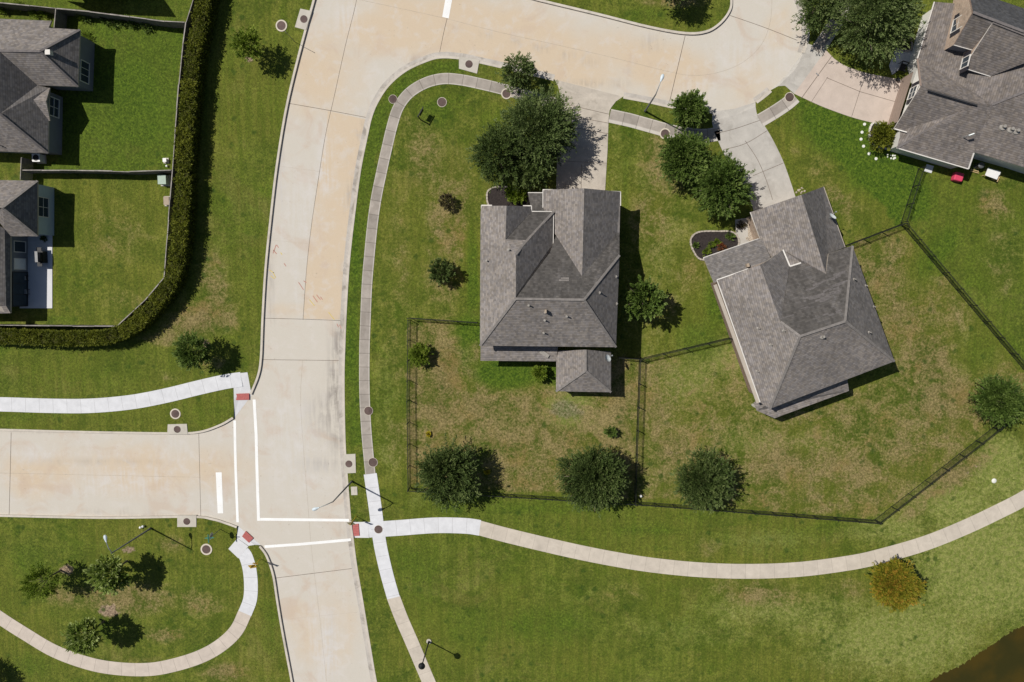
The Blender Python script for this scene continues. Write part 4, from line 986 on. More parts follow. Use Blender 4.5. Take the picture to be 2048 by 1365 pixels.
# the window gable
wx0 = G(98,242,2.6).xy+Vector((-.15,0)); wx1 = G(100,178,2.6).xy+Vector((-.15,0))
gp = G(92,203,zg-.1)
mb = MB(); mb.face([(wx0.x,wx0.y,2.3),(wx1.x,wx1.y,2.3),(gp.x-.12,gp.y,zg-.15)]); mb.build('gable_wall', M['siding_g'], H1)
wd = (wx1-wx0).normalized()
window(H1, wx0+wd*.75+Vector((-.12,0)), wx1-wd*.75+Vector((-.12,0)), .9, 2.35, (2,2), out=.1)
e0 = G(156,174,3.0).xy; e1 = G(160,60,3.0).xy; ed = (e1-e0).normalized(); en = Vector((ed.y,-ed.x))
window(H1, e0+ed*.9-en*.34, e0+ed*3.0-en*.34, .9, 2.2, (3,1))
p = on_poly(P1, 100, 107); mb = MB(); mb.box((p.x,p.y,p.z+.1), (.48,.44,.5)); mb.box((p.x,p.y,p.z+.37), (.54,.5,.05)); mb.build('vent_box', M['white'], H1)
vent_pipe(H1, P1, 3, 292, .4, .05)
# ---- house 2: left
k0 = G(20, 420)
H2 = empty('house', (k0.x, k0.y, 0), 'house on the left edge with pale blue wall and white patio', 'house')
P2 = [
 (0, [(-150,358,3.0),(75,362,3.0),(5,416,5.6),(-150,412,6.0)]),
 (2, [(75,362,3.0),(75,473,3.0),(5,416,5.6)]),
 (0, [(5,416,5.6),(75,473,3.0),(21,473,3.0),(9,458,3.5),(-14,430,4.4)]),
 (2, [(9,458,3.5),(21,473,3.0),(21,627,3.0),(12,612,3.35),(-20,600,4.15),(-25,440,4.4)]),
 (1, [(-150,412,6.0),(5,416,5.6),(-14,430,4.4),(-25,440,4.4),(-20,600,4.15),(-150,600,5.6)]),
 (0, [(21,627,3.0),(12,612,3.35),(-20,600,4.15),(-150,600,5.6),(-150,629,3.0)]),
]
make_roof(H2, P2, ['shingle','shingle_d','shingle_m'], [((5,416,5.6),(75,362,3.0)),((5,416,5.6),(75,473,3.0))])
walls(H2, [(-150,358),(75,362),(75,473),(-150,473)], 3.0, M['siding_b'], .3)
WQ = walls(H2, [(-150,450),(21,450),(21,620),(-150,622)], 3.0, M['siding_g'], .3)
PU = [(0, [(-150,380,7.6),(-74,380,5.6),(-74,620,5.6),(-150,620,7.6)])]
make_roof(H2, PU, ['shingle'], name='upper_roof')
walls(H2, [(-150,380),(-74,380),(-74,620),(-150,620)], 5.6, M['siding_b'], .3, 3.0)
f0 = G(75,473,3.0).xy+Vector((-.3,0)); f1 = G(75,362,3.0).xy+Vector((-.3,0)); fd = (f1-f0).normalized()
fl = (f1-f0).length
window(H2, f0+fd*(fl*.38), f0+fd*(fl*.72), 1.0, 2.5, (2,2))
g0_ = G(21,560,3.0).xy+Vector((-.3,0)); g1_ = G(21,480,3.0).xy+Vector((-.3,0)); gd = (g1_-g0_).normalized()
window(H2, g1_-gd*1.2, g1_-gd*.1, .5, 2.1, (1,1)); window(H2, g1_-gd*3.1, g1_-gd*2.0, .5, 2.1, (1,1), glass='util_w')
window(H2, g1_-gd*7.2, g1_-gd*3.5, .2, 2.3, (3,1), frame='black')
flat('patio', [(40,470),(105,470),(105,617),(40,617)], M['patio'], .05)
# ---- house beyond the top edge (casts the shadow on the upper lawn)
n0 = G(200, -60)
HN = empty('house', (n0.x, n0.y, 0), 'neighbouring house just beyond the top edge that shades the upper lawn', 'house')
PN = [(0, [(20,-70,6.6),(200,-62,6.6),(232,-22,3.0),(60,-40,3.0)]), (0, [(20,-70,6.6),(200,-62,6.6),(210,-120,3.0),(20,-130,3.0)]), (0, [(200,-62,6.6),(232,-22,3.0),(210,-120,3.0)])]
make_roof(HN, PN, ['shingle'])
walls(HN, [(40,-40),(232,-22),(210,-120),(20,-130)], 3.0, M['brick_r'])

# ------------------------------------------------------------------ fences
def metal_fence(px, label, h=1.4, z0=0.0, post=2.35):
    P = [G(*p) for p in px]; o = empty('metal_fence', P[0], label, 'fence', 'black metal picket fences around the back yards')
    panel = MB()
    for i in range(len(P)-1):
        a, b = P[i], P[i+1]; L_ = (b-a).length; d = (b-a)/L_; n = max(1, round(L_/post))
        for k in range(n+1 if i == len(P)-2 else n):
            q = a+d*(L_*k/n); mb = MB(); mb.box((q.x,q.y,(h+.08)/2), (.06,.06,h+.08), math.atan2(d.y,d.x)); mb.box((q.x,q.y,h+.1), (.1,.1,.04), math.atan2(d.y,d.x))
            mb.build('post', M['steel_b'], o)
        for z in (.12, h-.22, h-.03): panel.bar(a+Vector((0,0,z)), b+Vector((0,0,z)), .034, .04)
        m_ = int(L_/.115)
        for k in range(m_):
            q = a+d*(L_*(k+.5)/m_); panel.box((q.x,q.y,h/2), (.018,.018,h-.04), math.atan2(d.y,d.x))
    panel.build('picket_panel', M['steel_b'], o); return o
metal_fence([(820,636),(955,645)], 'black metal fence joining the corner back yard to the two storey house wall')
metal_fence([(820,640),(818,800),(820,974)], 'long black metal fence on the west side of the brown back yard')
metal_fence([(820,976),(1267,1003)], 'black metal fence along the south of the brown back yard behind two big trees')
metal_fence([(1278,719),(1273,860),(1268,1001)], 'black metal fence dividing the two back yards')
metal_fence([(1236,714),(1276,717)], 'short black metal fence stub beside the rear porch of the two storey house')
metal_fence([(1281,717),(1456,676)], 'black metal fence running up to the west wall of the diagonal house')
metal_fence([(1269,1003),(1420,1014),(1747,1040)], 'black metal fence along the south of the diagonal house yard')
metal_fence([(1749,1039),(1985,855),(2070,789)], 'black metal fence slanting up toward the round tree at the right edge')
metal_fence([(2072,770),(1801,449)], 'black metal fence running diagonally between the two right hand yards')
metal_fence([(1688,492),(1798,450)], 'black metal fence from the diagonal house to the three way fence corner')
metal_fence([(1801,446),(1836,338)], 'black metal fence running up to the brown roofed house')
def wood_fence(px, label, h=1.8):
    P = [G(*p) for p in smooth(px, 1)]; o = empty('wooden_fence', P[0], label, 'fence', 'weathered wooden fences of the left back yards')
    mb = MB(); cp = MB(); rr = random.Random(len(px)*7+int(px[0][0]))
    for i in range(len(P)-1):
        a, b = P[i], P[i+1]; L_ = (b-a).length; d = (b-a)/L_; n = max(1, int(L_/.16)); r = math.atan2(d.y, d.x)
        for k in range(n):
            q = a+d*(L_*(k+.5)/n); hh = h+rr.uniform(-.02,.02); mb.box((q.x,q.y,hh/2), (L_/n-.012,.03,hh), r)
        m_ = max(1, round(L_/2.4))
        for k in range(m_):
            q0 = a+d*(L_*k/m_); q1 = a+d*(L_*(k+1)/m_-.02); w = rr.uniform(.07,.12); off = Vector((rr.uniform(-.03,.03), rr.uniform(-.03,.03), 0))
            cp.bar(q0+off+Vector((0,0,h+.03)), q1+off+Vector((0,0,h+.03)), w, .04)
            ps = MB(); ps.box((q0.x,q0.y,h/2), (.09,.12,h), r); ps.build('post', M['wood'], o)
    mb.build('boards', M['wood'], o); cp.build('top_rail', M['wood_cap'], o); return o
def base_of(p, z): g = G(p[0], p[1], z); f = 1.0; return g
def unlean(px, z):      # photo position of a top edge -> photo position of the foot below it
    out = []
    for p in px:
        w = G(p[0], p[1], z); d = QR.inverted() @ (Vector((w.x, w.y, 0))-Vector((0,0,H)))
        out.append((1024+d.x/-d.z*FPX, 682.5-d.y/-d.z*FPX))
    return out
wood_fence(unlean([(392,-60),(386,0),(372,45),(366,90),(358,170),(350,270),(345,340),(340,400),(334,480),(328,556),(290,601),(234,653),(100,652),(0,651),(-120,650)], 1.8), 'long weathered wooden fence that turns the corner behind the tall hedge')
wood_fence(unlean([(-120,2),(0,6),(60,12),(115,18),(180,24),(260,34),(330,43),(370,45)], 1.8), 'wooden fence at the top of the upper left back yard')
wood_fence(unlean([(46,341),(120,341),(190,342),(260,344),(343,341)], 1.8), 'wooden fence between the two left back yards')
wood_fence(unlean([(112,18),(108,62)], 1.8), 'short wooden fence return at the corner of the upper left house')
wood_fence(unlean([(43,316),(41,360)], 1.8), 'short wooden side fence between the two left houses')

# ------------------------------------------------------------------ foliage
def leaf_mesh(name, cl, mat, parent=None):
    """cl: arrays base(N,3), dir(N,3), nrm(N,3), length(N), width(N), tone(N) -> rhombic leaves"""
    b, d, n, l, w, tn = cl
    s = np.cross(d, n); s /= np.linalg.norm(s, axis=1, keepdims=True)+1e-9
    p0 = b; p1 = b+d*(l*.5)[:,None]+s*(w*.5)[:,None]; p2 = b+d*l[:,None]; p3 = b+d*(l*.5)[:,None]-s*(w*.5)[:,None]
    V = np.stack([p0,p1,p2,p3], 1).reshape(-1,3); N = len(b)
    if parent is not None: V = V-np.array(parent_loc(parent))
    me = bpy.data.meshes.new(name); me.vertices.add(4*N); me.vertices.foreach_set('co', V.astype(np.float32).ravel())
    me.loops.add(4*N); me.loops.foreach_set('vertex_index', np.arange(4*N, dtype=np.int32))
    me.polygons.add(N); me.polygons.foreach_set('loop_start', np.arange(0, 4*N, 4, dtype=np.int32)); me.polygons.foreach_set('loop_total', np.full(N, 4, dtype=np.int32))
    me.materials.append(mat); me.update(calc_edges=True)
    set_attr(me, 'tone', np.repeat(tn, 4))
    o = bpy.data.objects.new(name, me); COL.objects.link(o)
    if parent is not None: o.parent = parent
    return o
def unit(a): return a/(np.linalg.norm(a, axis=1, keepdims=True)+1e-9)
def sprays(rg, P, D, nl, tl, ll, lw, tone, side_=.045, spread=.42, flat=1.7):
    """twigs at P pointing along D, nl leaves each"""
    n = len(P); t_ = rg.random((n, nl)); side = rg.normal(size=(n, nl, 3))
    tl_ = tl*(.55+.9*rg.random((n,1)))
    sag = np.zeros((n, nl, 3)); sag[:,:,2] = -.10*(t_**2)*tl_
    base = P[:,None,:]+D[:,None,:]*(t_*tl_)[:,:,None]+side*side_*(1.3-t_)[:,:,None]*(1+tl_[:,:,None])+sag
    dr = D[:,None,:]*(.8+.6*t_)[:,:,None]+side*spread
    dr = dr.reshape(-1,3); dr = unit(dr); nm = unit(rg.normal(size=dr.shape)+np.array([0,0,flat]))
    N = n*nl
    tn = np.clip(np.repeat(tone, nl)+rg.normal(0,.10,N)+.45*(t_.ravel()-.5), 0, 1)
    return [base.reshape(-1,3), dr, nm, ll*(.7+.6*rg.random(N)), lw*(.7+.6*rg.random(N)), tn]
def cat(a, b): return [np.concatenate([x, y]) for x, y in zip(a, b)] if a is not None else b

def tree(name, px, py, rpx, zc, leaf, label, catg='tree', group=None, seed=1, vz=.8, dens=1.0, tl=.75, lobes=9, ll=.24, lw=.09, gap=.0, nl=24, bark='bark', squash=(1,1), trunk=True, nlimb=7, spike=1.35):
    rg = np.random.default_rng(seed); rr = random.Random(seed)
    c = G(px, py, zc); R = rpx*.0557*(H-zc)/H*(.93 if rpx > 25 else 1)
    o = empty(name, (c.x, c.y, 0), label, catg, group)
    vr = min(R*vz, zc-.25); C = np.array(c)
    # crown = overlapping lobes
    lob = [(C, R*.66)]
    for k in range(lobes):
        if rr.random() < .12: continue
        a = 2*math.pi*(k+rr.random()*.8)/lobes; e = rr.uniform(-.35,.75); rl = R*rr.uniform(.26,.44); q = R-rl*1.05-.15
        q *= rr.uniform(.70,1.12)
        lob.append((C+np.array([math.cos(a)*math.cos(e)*q*squash[0], math.sin(a)*math.cos(e)*q*squash[1], math.sin(e)*vr*.62]), rl))
    for k in range(max(2, lobes//3)):
        a = rr.random()*6.28; q = R*rr.uniform(.1,.4); lob.append((C+np.array([math.cos(a)*q, math.sin(a)*q, vr*rr.uniform(.35,.6)]), R*rr.uniform(.3,.42)))
    cl = None
    for li, (lc, lr) in enumerate(lob):
        n = int(dens*(lr**2)*30)+5
        d = unit(rg.normal(size=(n,3))); d[:,2] = np.abs(d[:,2])*np.where(rg.random(n) < .75, 1, -1)
        rad = lr*(.35+.5*np.sqrt(rg.random(n)))
        P = lc+d*rad[:,None]*np.array([1,1,vr/R*1.05])
        D = unit(d*.8+unit(P-C)*1.0+rg.normal(0,.38,(n,3))+np.array([0,0,.05]))
        tone = np.clip(.40+rg.normal(0,.16,n)+rr.uniform(-.2,.2)+.16*(P[:,2]-C[2])/vr, 0, 1)
        keep = P[:,2] > .15
        cl = cat(cl, sprays(rg, P[keep], D[keep], nl, min(tl*spike, R*.5), ll, lw, tone[keep]))
    # leading shoots that break the outline
    n = int(26*max(1, R/2.2)); a = rg.random(n)*6.283; e = rg.uniform(-.25,.9,n)
    d = np.stack([np.cos(a)*np.cos(e), np.sin(a)*np.cos(e), np.sin(e)], 1)
    P = C+d*np.array([R*.72*squash[0], R*.72*squash[1], vr*.75])*(.85+.25*rg.random(n))[:,None]
    D = unit(d*1.2+rg.normal(0,.22,(n,3)))
    cl = cat(cl, sprays(rg, P, D, nl+8, R*.30, ll, lw, np.clip(.5+rg.normal(0,.15,n), 0, 1), .03, .35))
    leaf_mesh('crown', cl, L[leaf], o)
    if trunk:
        mb = MB(); tr = max(.05, R*.05); hb = max(.3, zc-vr*.45)
        j = Vector((rr.uniform(-.1,.1), rr.uniform(-.1,.1), 0))
        mb.tube([(c.x,c.y,-.05), (c.x,c.y,.12), Vector((c.x,c.y,hb*.6))+j*.5, Vector((c.x,c.y,hb))+j, Vector((c.x,c.y,zc+vr*.45))+j*1.5], [tr*1.6, tr*1.1, tr*.95, tr*.85, tr*.25], 9)
        for k in range(nlimb):
            a = 2*math.pi*(k+rr.random())/nlimb; s0 = Vector((c.x,c.y,hb*rr.uniform(.75,1.15)))+j
            end = Vector((c.x+math.cos(a)*R*.86, c.y+math.sin(a)*R*.86, zc+rr.uniform(-.1,.55)*vr)); md = s0.lerp(end, .5)+Vector((0,0,-.12*R+rr.uniform(0,.25)*R))
            mb.tube([s0, s0.lerp(md,.6), md, end], [tr*.55, tr*.42, tr*.32, tr*.10], 6)
        mb.build('trunk', M[bark], o, True)
    return o
TG = 'street and yard trees'
tree('oak_tree', 895, 945, 70, 2.9, 'oak', 'big dark tree in the south west corner of the brown back yard', seed=11, dens=1.15, lobes=11)
tree('oak_tree', 1187, 957, 76, 3.0, 'oak', 'biggest dark tree beside the fence dividing the two back yards', seed=12, dens=1.15, lobes=12)
tree('oak_tree', 1408, 961, 62, 2.6, 'oak', 'dark tree on the south fence of the diagonal house yard', seed=13, lobes=11)
tree('oak_tree', 1996, 803, 52, 2.6, 'grn', 'round green tree by the slanting fence at the right edge', seed=14)
tree('maple_tree', 1784, 1167, 60, 2.7, 'gold', 'orange and yellow autumn tree beside the curving sidewalk', seed=15, dens=2.1, lobes=17, tl=.4, ll=.2, bark='bark_p')
tree('young_tree', 218, 1147, 41, 3.4, 'light', 'round green tree nearest the west street lamp', seed=16, tl=.5, lobes=8, ll=.36, lw=.14, dens=.6)
tree('young_tree', 172, 1271, 37, 3.2, 'light', 'round green tree overhanging the looping sidewalk at lower left', seed=17, tl=.5, lobes=8, ll=.36, lw=.14, dens=.6)
tree('young_tree', 85, 1163, 38, 3.0, 'bright', 'sparse leaning green tree with an open crown at lower left', seed=18, dens=.38, lobes=9, tl=.6, nlimb=9)
tree('young_tree', 494, 88, 30, 2.8, 'bright', 'small bright green tree on the grass west of the road', seed=19, dens=.8, lobes=7, tl=.55)
tree('oak_tree', 387, 703, 38, 2.9, 'grn', 'dark green tree on the grass above the white sidewalk', seed=20, dens=1.0, lobes=8, tl=.6)
tree('sapling', 893, 403, 15, .9, 'red', 'small reddish sapling on the front lawn, upper of two', 'sapling', seed=21, dens=1.2, lobes=5, tl=.35, ll=.18, lw=.06, nl=16)
tree('sapling', 883, 543, 26, 1.3, 'oak', 'small dark young tree on the lawn west of the two storey house', 'sapling', seed=22, dens=.8, lobes=6, tl=.5)
tree('oak_tree', 1037, 145, 33, 2.4, 'oak2', 'small bushy street tree between the kerb and old sidewalk', seed=23, lobes=8, tl=.65)
tree('oak_tree', 1080, 258, 76, 3.2, 'oak2', 'large pale green tree arching over the straight driveway', seed=24, lobes=13, dens=.95, tl=.9)
tree('oak_tree', 1001, 312, 62, 3.2, 'oak', 'dark dense tree in front of the two storey house', seed=25, lobes=9, dens=1.0)
tree('oak_tree', 1065, 335, 45, 2.8, 'oak', 'dark tree squeezed between the driveway and the front flower bed', seed=45, lobes=8, dens=1.0)
tree('oak_tree', 1380, 220, 38, 2.5, 'grn', 'round clipped street tree beside the mouth of the curved driveway', seed=26, lobes=9, dens=1.5, tl=.5)
tree('oak_tree', 1369, 317, 56, 3.0, 'grn', 'broad clipped tree, upper one of the pair by the curved driveway', seed=27, lobes=12, dens=1.4, tl=.55)
tree('oak_tree', 1445, 373, 60, 3.2, 'grn', 'broad clipped tree, lower one of the pair, nearest the diagonal house', seed=28, lobes=12, dens=1.4, tl=.55)
tree('maple_tree', 1287, 598, 44, 3.2, 'grn', 'open leafy tree in the shade east of the two storey house', seed=29, dens=.5, lobes=8, ll=.3, lw=.15, tl=.5)
tree('shrub', 840, 710, 23, 1.0, 'bright', 'round bright green bush on the west fence of the brown yard', 'bush', seed=30, dens=2.2, lobes=7, tl=.35, ll=.18, lw=.08, vz=.85)
tree('shrub', 1080, 747, 14, 1.0, 'bright', 'leafy green shrub behind the two storey house near the porch', 'bush', seed=31, dens=.9, lobes=6, tl=.45, ll=.3, lw=.12, nl=14)
tree('sapling', 1221, 864, 11, .7, 'grn', 'tiny green sapling on the brown lawn beside the dividing fence', 'sapling', seed=32, dens=1.2, lobes=4, tl=.3, ll=.18, nl=12)
tree('oak_tree', 1748, 40, 84, 3.7, 'oak2', 'huge spreading tree over the pink driveway at upper right', seed=33, lobes=15, dens=.85, tl=.95)
tree('oak_tree', 1638, 14, 42, 3.0, 'oak2', 'smaller tree at the cul de sac kerb left of the huge spreading tree', seed=34, lobes=9, dens=1.0)
tree('shrub', 1764, 274, 26, 1.1, 'hedge', 'golden green bush in the white edged bed by the garage', 'bush', seed=35, dens=2.0, lobes=6, tl=.45, ll=.22, lw=.08)
tree('shrub', 1034, 389, 22, .9, 'bright', 'bright green clipped bush in the dark front bed of the two storey house', 'bush', seed=36, dens=2.4, lobes=7, tl=.3, ll=.16, lw=.08, squash=(1.1,.7))
tree('oak_tree', 1352, -38, 40, 3.0, 'oak', 'dark tree just beyond the top edge whose shade falls on the grass island', seed=37, lobes=9)
tree('oak_tree', -84, 1372, 48, 3.4, 'oak', 'dark tree just beyond the lower left corner whose shade shows on the grass', seed=38, lobes=9)
# small plants
def plant(px, py, r, leaf, label, h=.5, seed=1, group=None, n=26, name='garden_plant'):
    rg = np.random.default_rng(seed); c = G(px, py); R = r*.0557
    a = rg.random(n)*6.28; e = rg.uniform(.2,1.35,n)
    D = np.stack([np.cos(a)*np.cos(e), np.sin(a)*np.cos(e), np.sin(e)], 1)
    P = np.array([c.x,c.y,.05])+np.stack([np.cos(a),np.sin(a),np.zeros(n)],1)*(R*.35*rg.random(n))[:,None]+np.array([0,0,h*.3])*rg.random(n)[:,None]
    cl = sprays(rg, P, D, 12, R*.75, .17, .075, np.clip(.5+rg.normal(0,.2,n),0,1))
    o = empty(name, (c.x,c.y,0), label, 'plant', group)
    leaf_mesh('foliage', cl, L[leaf], o)
    mb = MB()
    for k in range(4): mb.tube([(c.x,c.y,-.03),(c.x+rnd.uniform(-.1,.1),c.y+rnd.uniform(-.1,.1),h*.7)], .012, 5)
    mb.build('stem', M['bark'], o)
plant(858,868,4,'yellow','small yellow flowering plant on the brown lawn above the south west tree',.7,51)
plant(974,944,5,'yellow','small yellow flowering plant in the shade beside the south west tree',.5,52)
for i, (x, y, r, lf, lb) in enumerate(((1412,503,8,'bright','low green plant in the dark mulch bed, nearest the wall'),(1421,490,7,'bright','yellow green plant in the middle of the mulch bed'),(1442,495,11,'flower','red leaved plant in the mulch bed by the entry roof'),(1391,492,6,'grn','small green plant at the left end of the mulch bed'),(1459,472,8,'grn','spiky green plant at the right end of the mulch bed'),(1433,485,6,'bright','small yellow green plant above the red leaved plant'))):
    plant(x, y, r, lf, lb, .5, 60+i, 'plants in the mulch bed of the diagonal house')
for i, (x, y) in enumerate(((12,22),(42,13),(76,30),(96,30),(168,34),(180,36),(212,42),(232,48),(250,46),(270,52),(296,56))):
    plant(x, y, 11, 'grn' if i > 4 else 'bright', 'leafy shrub in the row along the top wooden fence, upper left yard', .9, 80+i, 'shrubs along the top wooden fence', 34, 'fence_shrub')
plant(176,74,11,'bright','bright shrub at the corner of the upper left house',.8,95); plant(91,478,6,'oak','dark potted plant on the white patio',.5,96)
plant(1800,72,14,'oak','dark shrub in the bed between the huge tree and porch, upper',.7,97); plant(1806,88,12,'hedge','yellowish shrub in the bed beside the porch walkway',.6,98)
plant(1052,372,8,'grn','grassy plant in the front bed beside the bright clipped bush',.5,99)
plant(1480,450,10,'red','dark reddish shrub beside the walkway of the diagonal house',.6,100)

# hedge
def hedge(px, wpx, zt, label, seed):
    rg = np.random.default_rng(seed); P = [Vector(p) for p in GX(smooth(px, 14), zt)]; w = wpx*.0557*(H-zt)/H
    o = empty('hedge', (P[0].x, P[0].y, 0), label, 'hedge', 'tall hedge outside the wooden fence')
    A = offset_line(P, w/2-.15); B = offset_line(P, -w/2+.15); mb = MB()
    for i in range(len(P)-1):
        for q in ([(B[i],zt-.2),(A[i],zt-.2),(A[i+1],zt-.2),(B[i+1],zt-.2)], [(A[i],-.02),(A[i+1],-.02),(A[i+1],zt-.2),(A[i],zt-.2)], [(B[i+1],-.02),(B[i],-.02),(B[i],zt-.2),(B[i+1],zt-.2)]):
            mb.face([(v.x,v.y,z) for v, z in q])
    mb.build('core', m_plain('hedge_core', (.05, .052, .010), .95, .4, 4), o)
    pts = []; dr = []; tn = []; acc = 0.0; gaps = rg.random(400)
    for i in range(len(P)-1):
        l = (P[i+1]-P[i]).length; t_ = (P[i+1]-P[i])/max(l,1e-6); nn = np.array([t_.y,-t_.x,0])
        sid = int(acc/1.25); ph = abs(math.sin(math.pi*acc/1.25)); acc += l; g_ = gaps[sid % 400]
        bump_ = -.22+.30*ph+.25*(g_-.5); sh_ = .42*(g_-.5)-.12*(1-ph); lat = .22*(gaps[(sid*7+3) % 400]-.5)
        n1 = int(l*w*52); f = rg.random(n1); g = rg.uniform(-.5,.5,n1)
        base = np.array([P[i].x,P[i].y,0])+np.outer(f*l, [t_.x,t_.y,0])+np.outer(g*(w+bump_), nn); base[:,2] = zt-.22+rg.uniform(-.05,.2,n1)+bump_
        pts.append(base); dr.append(unit(rg.normal(0,.8,(n1,3))+np.array([0,0,.35]))); base += nn*lat; tn.append(np.full(n1,.5+sh_))
        for sd in (-1, 1):
            n2 = int(l*zt*22); f = rg.random(n2)
            base = np.array([P[i].x,P[i].y,0])+np.outer(f*l, [t_.x,t_.y,0])+nn*sd*(w/2-.18); base[:,2] = rg.random(n2)*(zt-.1)
            pts.append(base); dr.append(unit(rg.normal(0,.5,(n2,3))+nn*sd+np.array([0,0,.4]))); tn.append(np.full(n2,.42))
    Pn = np.concatenate(pts); Dn = np.concatenate(dr); Tn = np.clip(np.concatenate(tn)+rg.normal(0,.16,len(Pn)), 0, 1)
    leaf_mesh('foliage', sprays(rg, Pn, Dn, 9, .26, .17, .10, Tn, .07, .6, 1.6), L['hedge'], o)
hedge([(414,-60),(405,0),(394,60),(384,110),(375,200),(369,280),(365,340)], 24, 2.15, 'upper straight run of the tall yellow green hedge beside the wooden fence', 5)
hedge([(365,346),(361,420),(355,490),(348,535),(335,570),(310,606),(280,638),(250,660),(215,673),(170,678),(100,678),(0,674),(-120,670)], 25, 2.15, 'curving lower run of the tall yellow green hedge around the fence corner', 6)

# planting beds
def bed(px, mat, label, edge='stone'):
    P = smooth(px, 4, True); c = G(px[0][0], px[0][1])
    o = flat('planting_bed', P, M[mat], .05); mb = MB(); W_ = [Vector(p) for p in GX(P)]; rr = random.Random(len(px))
    for i in range(len(W_)):
        a, b = W_[i], W_[(i+1) % len(W_)]; l = (b-a).length; n = max(1, int(l/.3)); r = math.atan2((b-a).y,(b-a).x)
        for k in range(n):
            q = a.lerp(b, (k+.5)/n); mb.box((q.x,q.y,.07), (l/n*.92,.17+rr.uniform(-.03,.03),.16), r+rr.uniform(-.1,.1))
    mb.build('edging', M[edge], o); return o
bed([(1381,487),(1385,472),(1400,464),(1430,463),(1468,466),(1476,492),(1440,508),(1408,520),(1392,512)], 'mulch', '')
bed([(974,388),(982,378),(1000,374),(1050,380),(1052,412),(1000,416),(978,412)], 'mulch', '')
bed([(1744,248),(1738,276),(1745,290),(1778,298),(1786,272),(1776,254)], 'mulch', '', 'white')
bed([(1794,58),(1815,60),(1822,100),(1790,98),(1786,80)], 'mulch', '')
flat('walkway', [(1470,440),(1494,436),(1500,470),(1496,500),(1474,500)], M['drive_b'], .032)
flat('stone_border', [(1494,440),(1506,430),(1524,495),(1498,500)], M['rock'], .036)
flat('concrete_pad', [(1853,329),(1867,333),(1862,347),(1848,343)], M['patio'], .08)
# stepping stones, loose rocks
for i, (x, y) in enumerate(((1729,249),(1724,265),(1722,279),(1727,293),(1738,308),(1752,318))):
    c = G(x, y); mb = MB(); mb.lathe((c.x,c.y,-.03), [(.15,0),(.17,.05),(.15,.075),(.02,.08)], 9)
    lb = ['topmost','second','third','fourth','fifth','last'][i]
    tag(mb.build('stepping_stone', M['stepstone']), '%s white stepping stone from the driveway, in the arc around the golden bush' % lb, 'stepping stone', 'white stepping stones around the golden bush')
def rocks(name, spots, r, label, mat='rock', seed=1):
    mb = MB(); rr = random.Random(seed)
    for x, y in spots:
        for k in range(7):
            c = G(x+rr.uniform(-5,5), y+rr.uniform(-5,5)); q = r*rr.uniform(.5,1.1)
            mb.lathe((c.x,c.y,-.02), [(q,0),(q*1.05,q*.4),(q*.7,q*.8),(.01,q*.9)], 6)
    o = mb.build(name, M[mat]); o['kind'] = 'stuff'; return tag(o, label, 'rocks')
rocks('river_rocks', [(1597,382),(1605,380)], .12, 'pale river rocks at the front corner of the garage of the diagonal house', seed=2)
rocks('river_rocks', [(1497,475),(1501,468),(1504,480)], .12, 'pale river rocks beside the entry walkway of the diagonal house', seed=3)
rocks('white_gravel', [(1778,314),(1786,316)], .11, 'heap of white gravel at the corner of the brown roofed house', 'stepstone', 4)

# ------------------------------------------------------------------ street lamps and signs
def street_lamp(base, head, zp, label):
    b = G(*base); hd = G(head[0], head[1], zp+.35)
    o = empty('street_lamp', b, label, 'street lamp', 'grey street lamps over the roads')
    mb = MB(); mb.tube([b-Vector((0,0,.1)), b+Vector((0,0,.35)), b+Vector((0,0,.4)), b+Vector((0,0,zp))], [.13,.13,.10,.06], 12); mb.build('pole', M['galv_d'], o, True)
    top = b+Vector((0,0,zp-.15)); d = Vector((hd.x-b.x, hd.y-b.y, 0)); Ld = d.length; d.normalize()
    mb = MB(); mb.tube([top, top+d*.35*Ld+Vector((0,0,.36)), top+d*.7*Ld+Vector((0,0,.5)), top+d*(Ld-.3)+Vector((0,0,.5))], [.05,.045,.04,.035], 8); mb.build('arm', M['galv'], o, True)
    c = b+d*Ld+Vector((0,0,zp+.36)); r = Vector((-d.y, d.x, 0)); mb = MB(); N = 12; ids = []
    for s, wd, ht in ((-.42,.05,.05),(-.25,.11,.09),(0,.18,.13),(.22,.17,.12),(.36,.09,.06)):
        ids.append(len(mb.v))
        for k in range(N): a = 2*math.pi*k/N; mb.v.append(tuple(c+d*s+r*wd*math.cos(a)+Vector((0,0,ht*math.sin(a)))))
    for i in range(4):
        for k in range(N): mb.f.append((ids[i]+k, ids[i]+(k+1) % N, ids[i+1]+(k+1) % N, ids[i+1]+k)); mb.m.append(0); mb.uv.append(None)
    for e in (0, 4): mb.f.append(tuple(ids[e]+k for k in range(N))); mb.m.append(0); mb.uv.append(None)
    mb.build('lamp_head', M['lamp_w'], o, True)
    mb = MB(); mb.lathe((c.x+d.x*.08,c.y+d.y*.08,c.z-.18), [(.10,0),(.14,.06),(.14,.08)], 14); mb.build('lens', M['util_w'], o)
street_lamp((302,1057), (211,1077), 7.5, 'grey street lamp standing on the grass at lower left')
street_lamp((704,963), (631,1018), 7.6, 'grey street lamp whose arm reaches over the main road')
street_lamp((1290,223), (1324,156), 6.6, 'grey street lamp whose arm reaches over the cul de sac street')
b = G(858,1283); o = empty('path_lamp', b, 'black path lamp with round head beside the lower sidewalk', 'lamp post')
mb = MB(); mb.lathe((b.x,b.y,-.1), [(.3,0),(.3,.18),(.28,.2),(.02,.2)], 20); mb.build('footing', M['slab'], o)
mb = MB(); mb.tube([b, b+Vector((0,0,.5)), b+Vector((0,0,.55)), b+Vector((0,0,4.7))], [.12,.12,.075,.06], 12); mb.build('pole', M['black'], o, True)
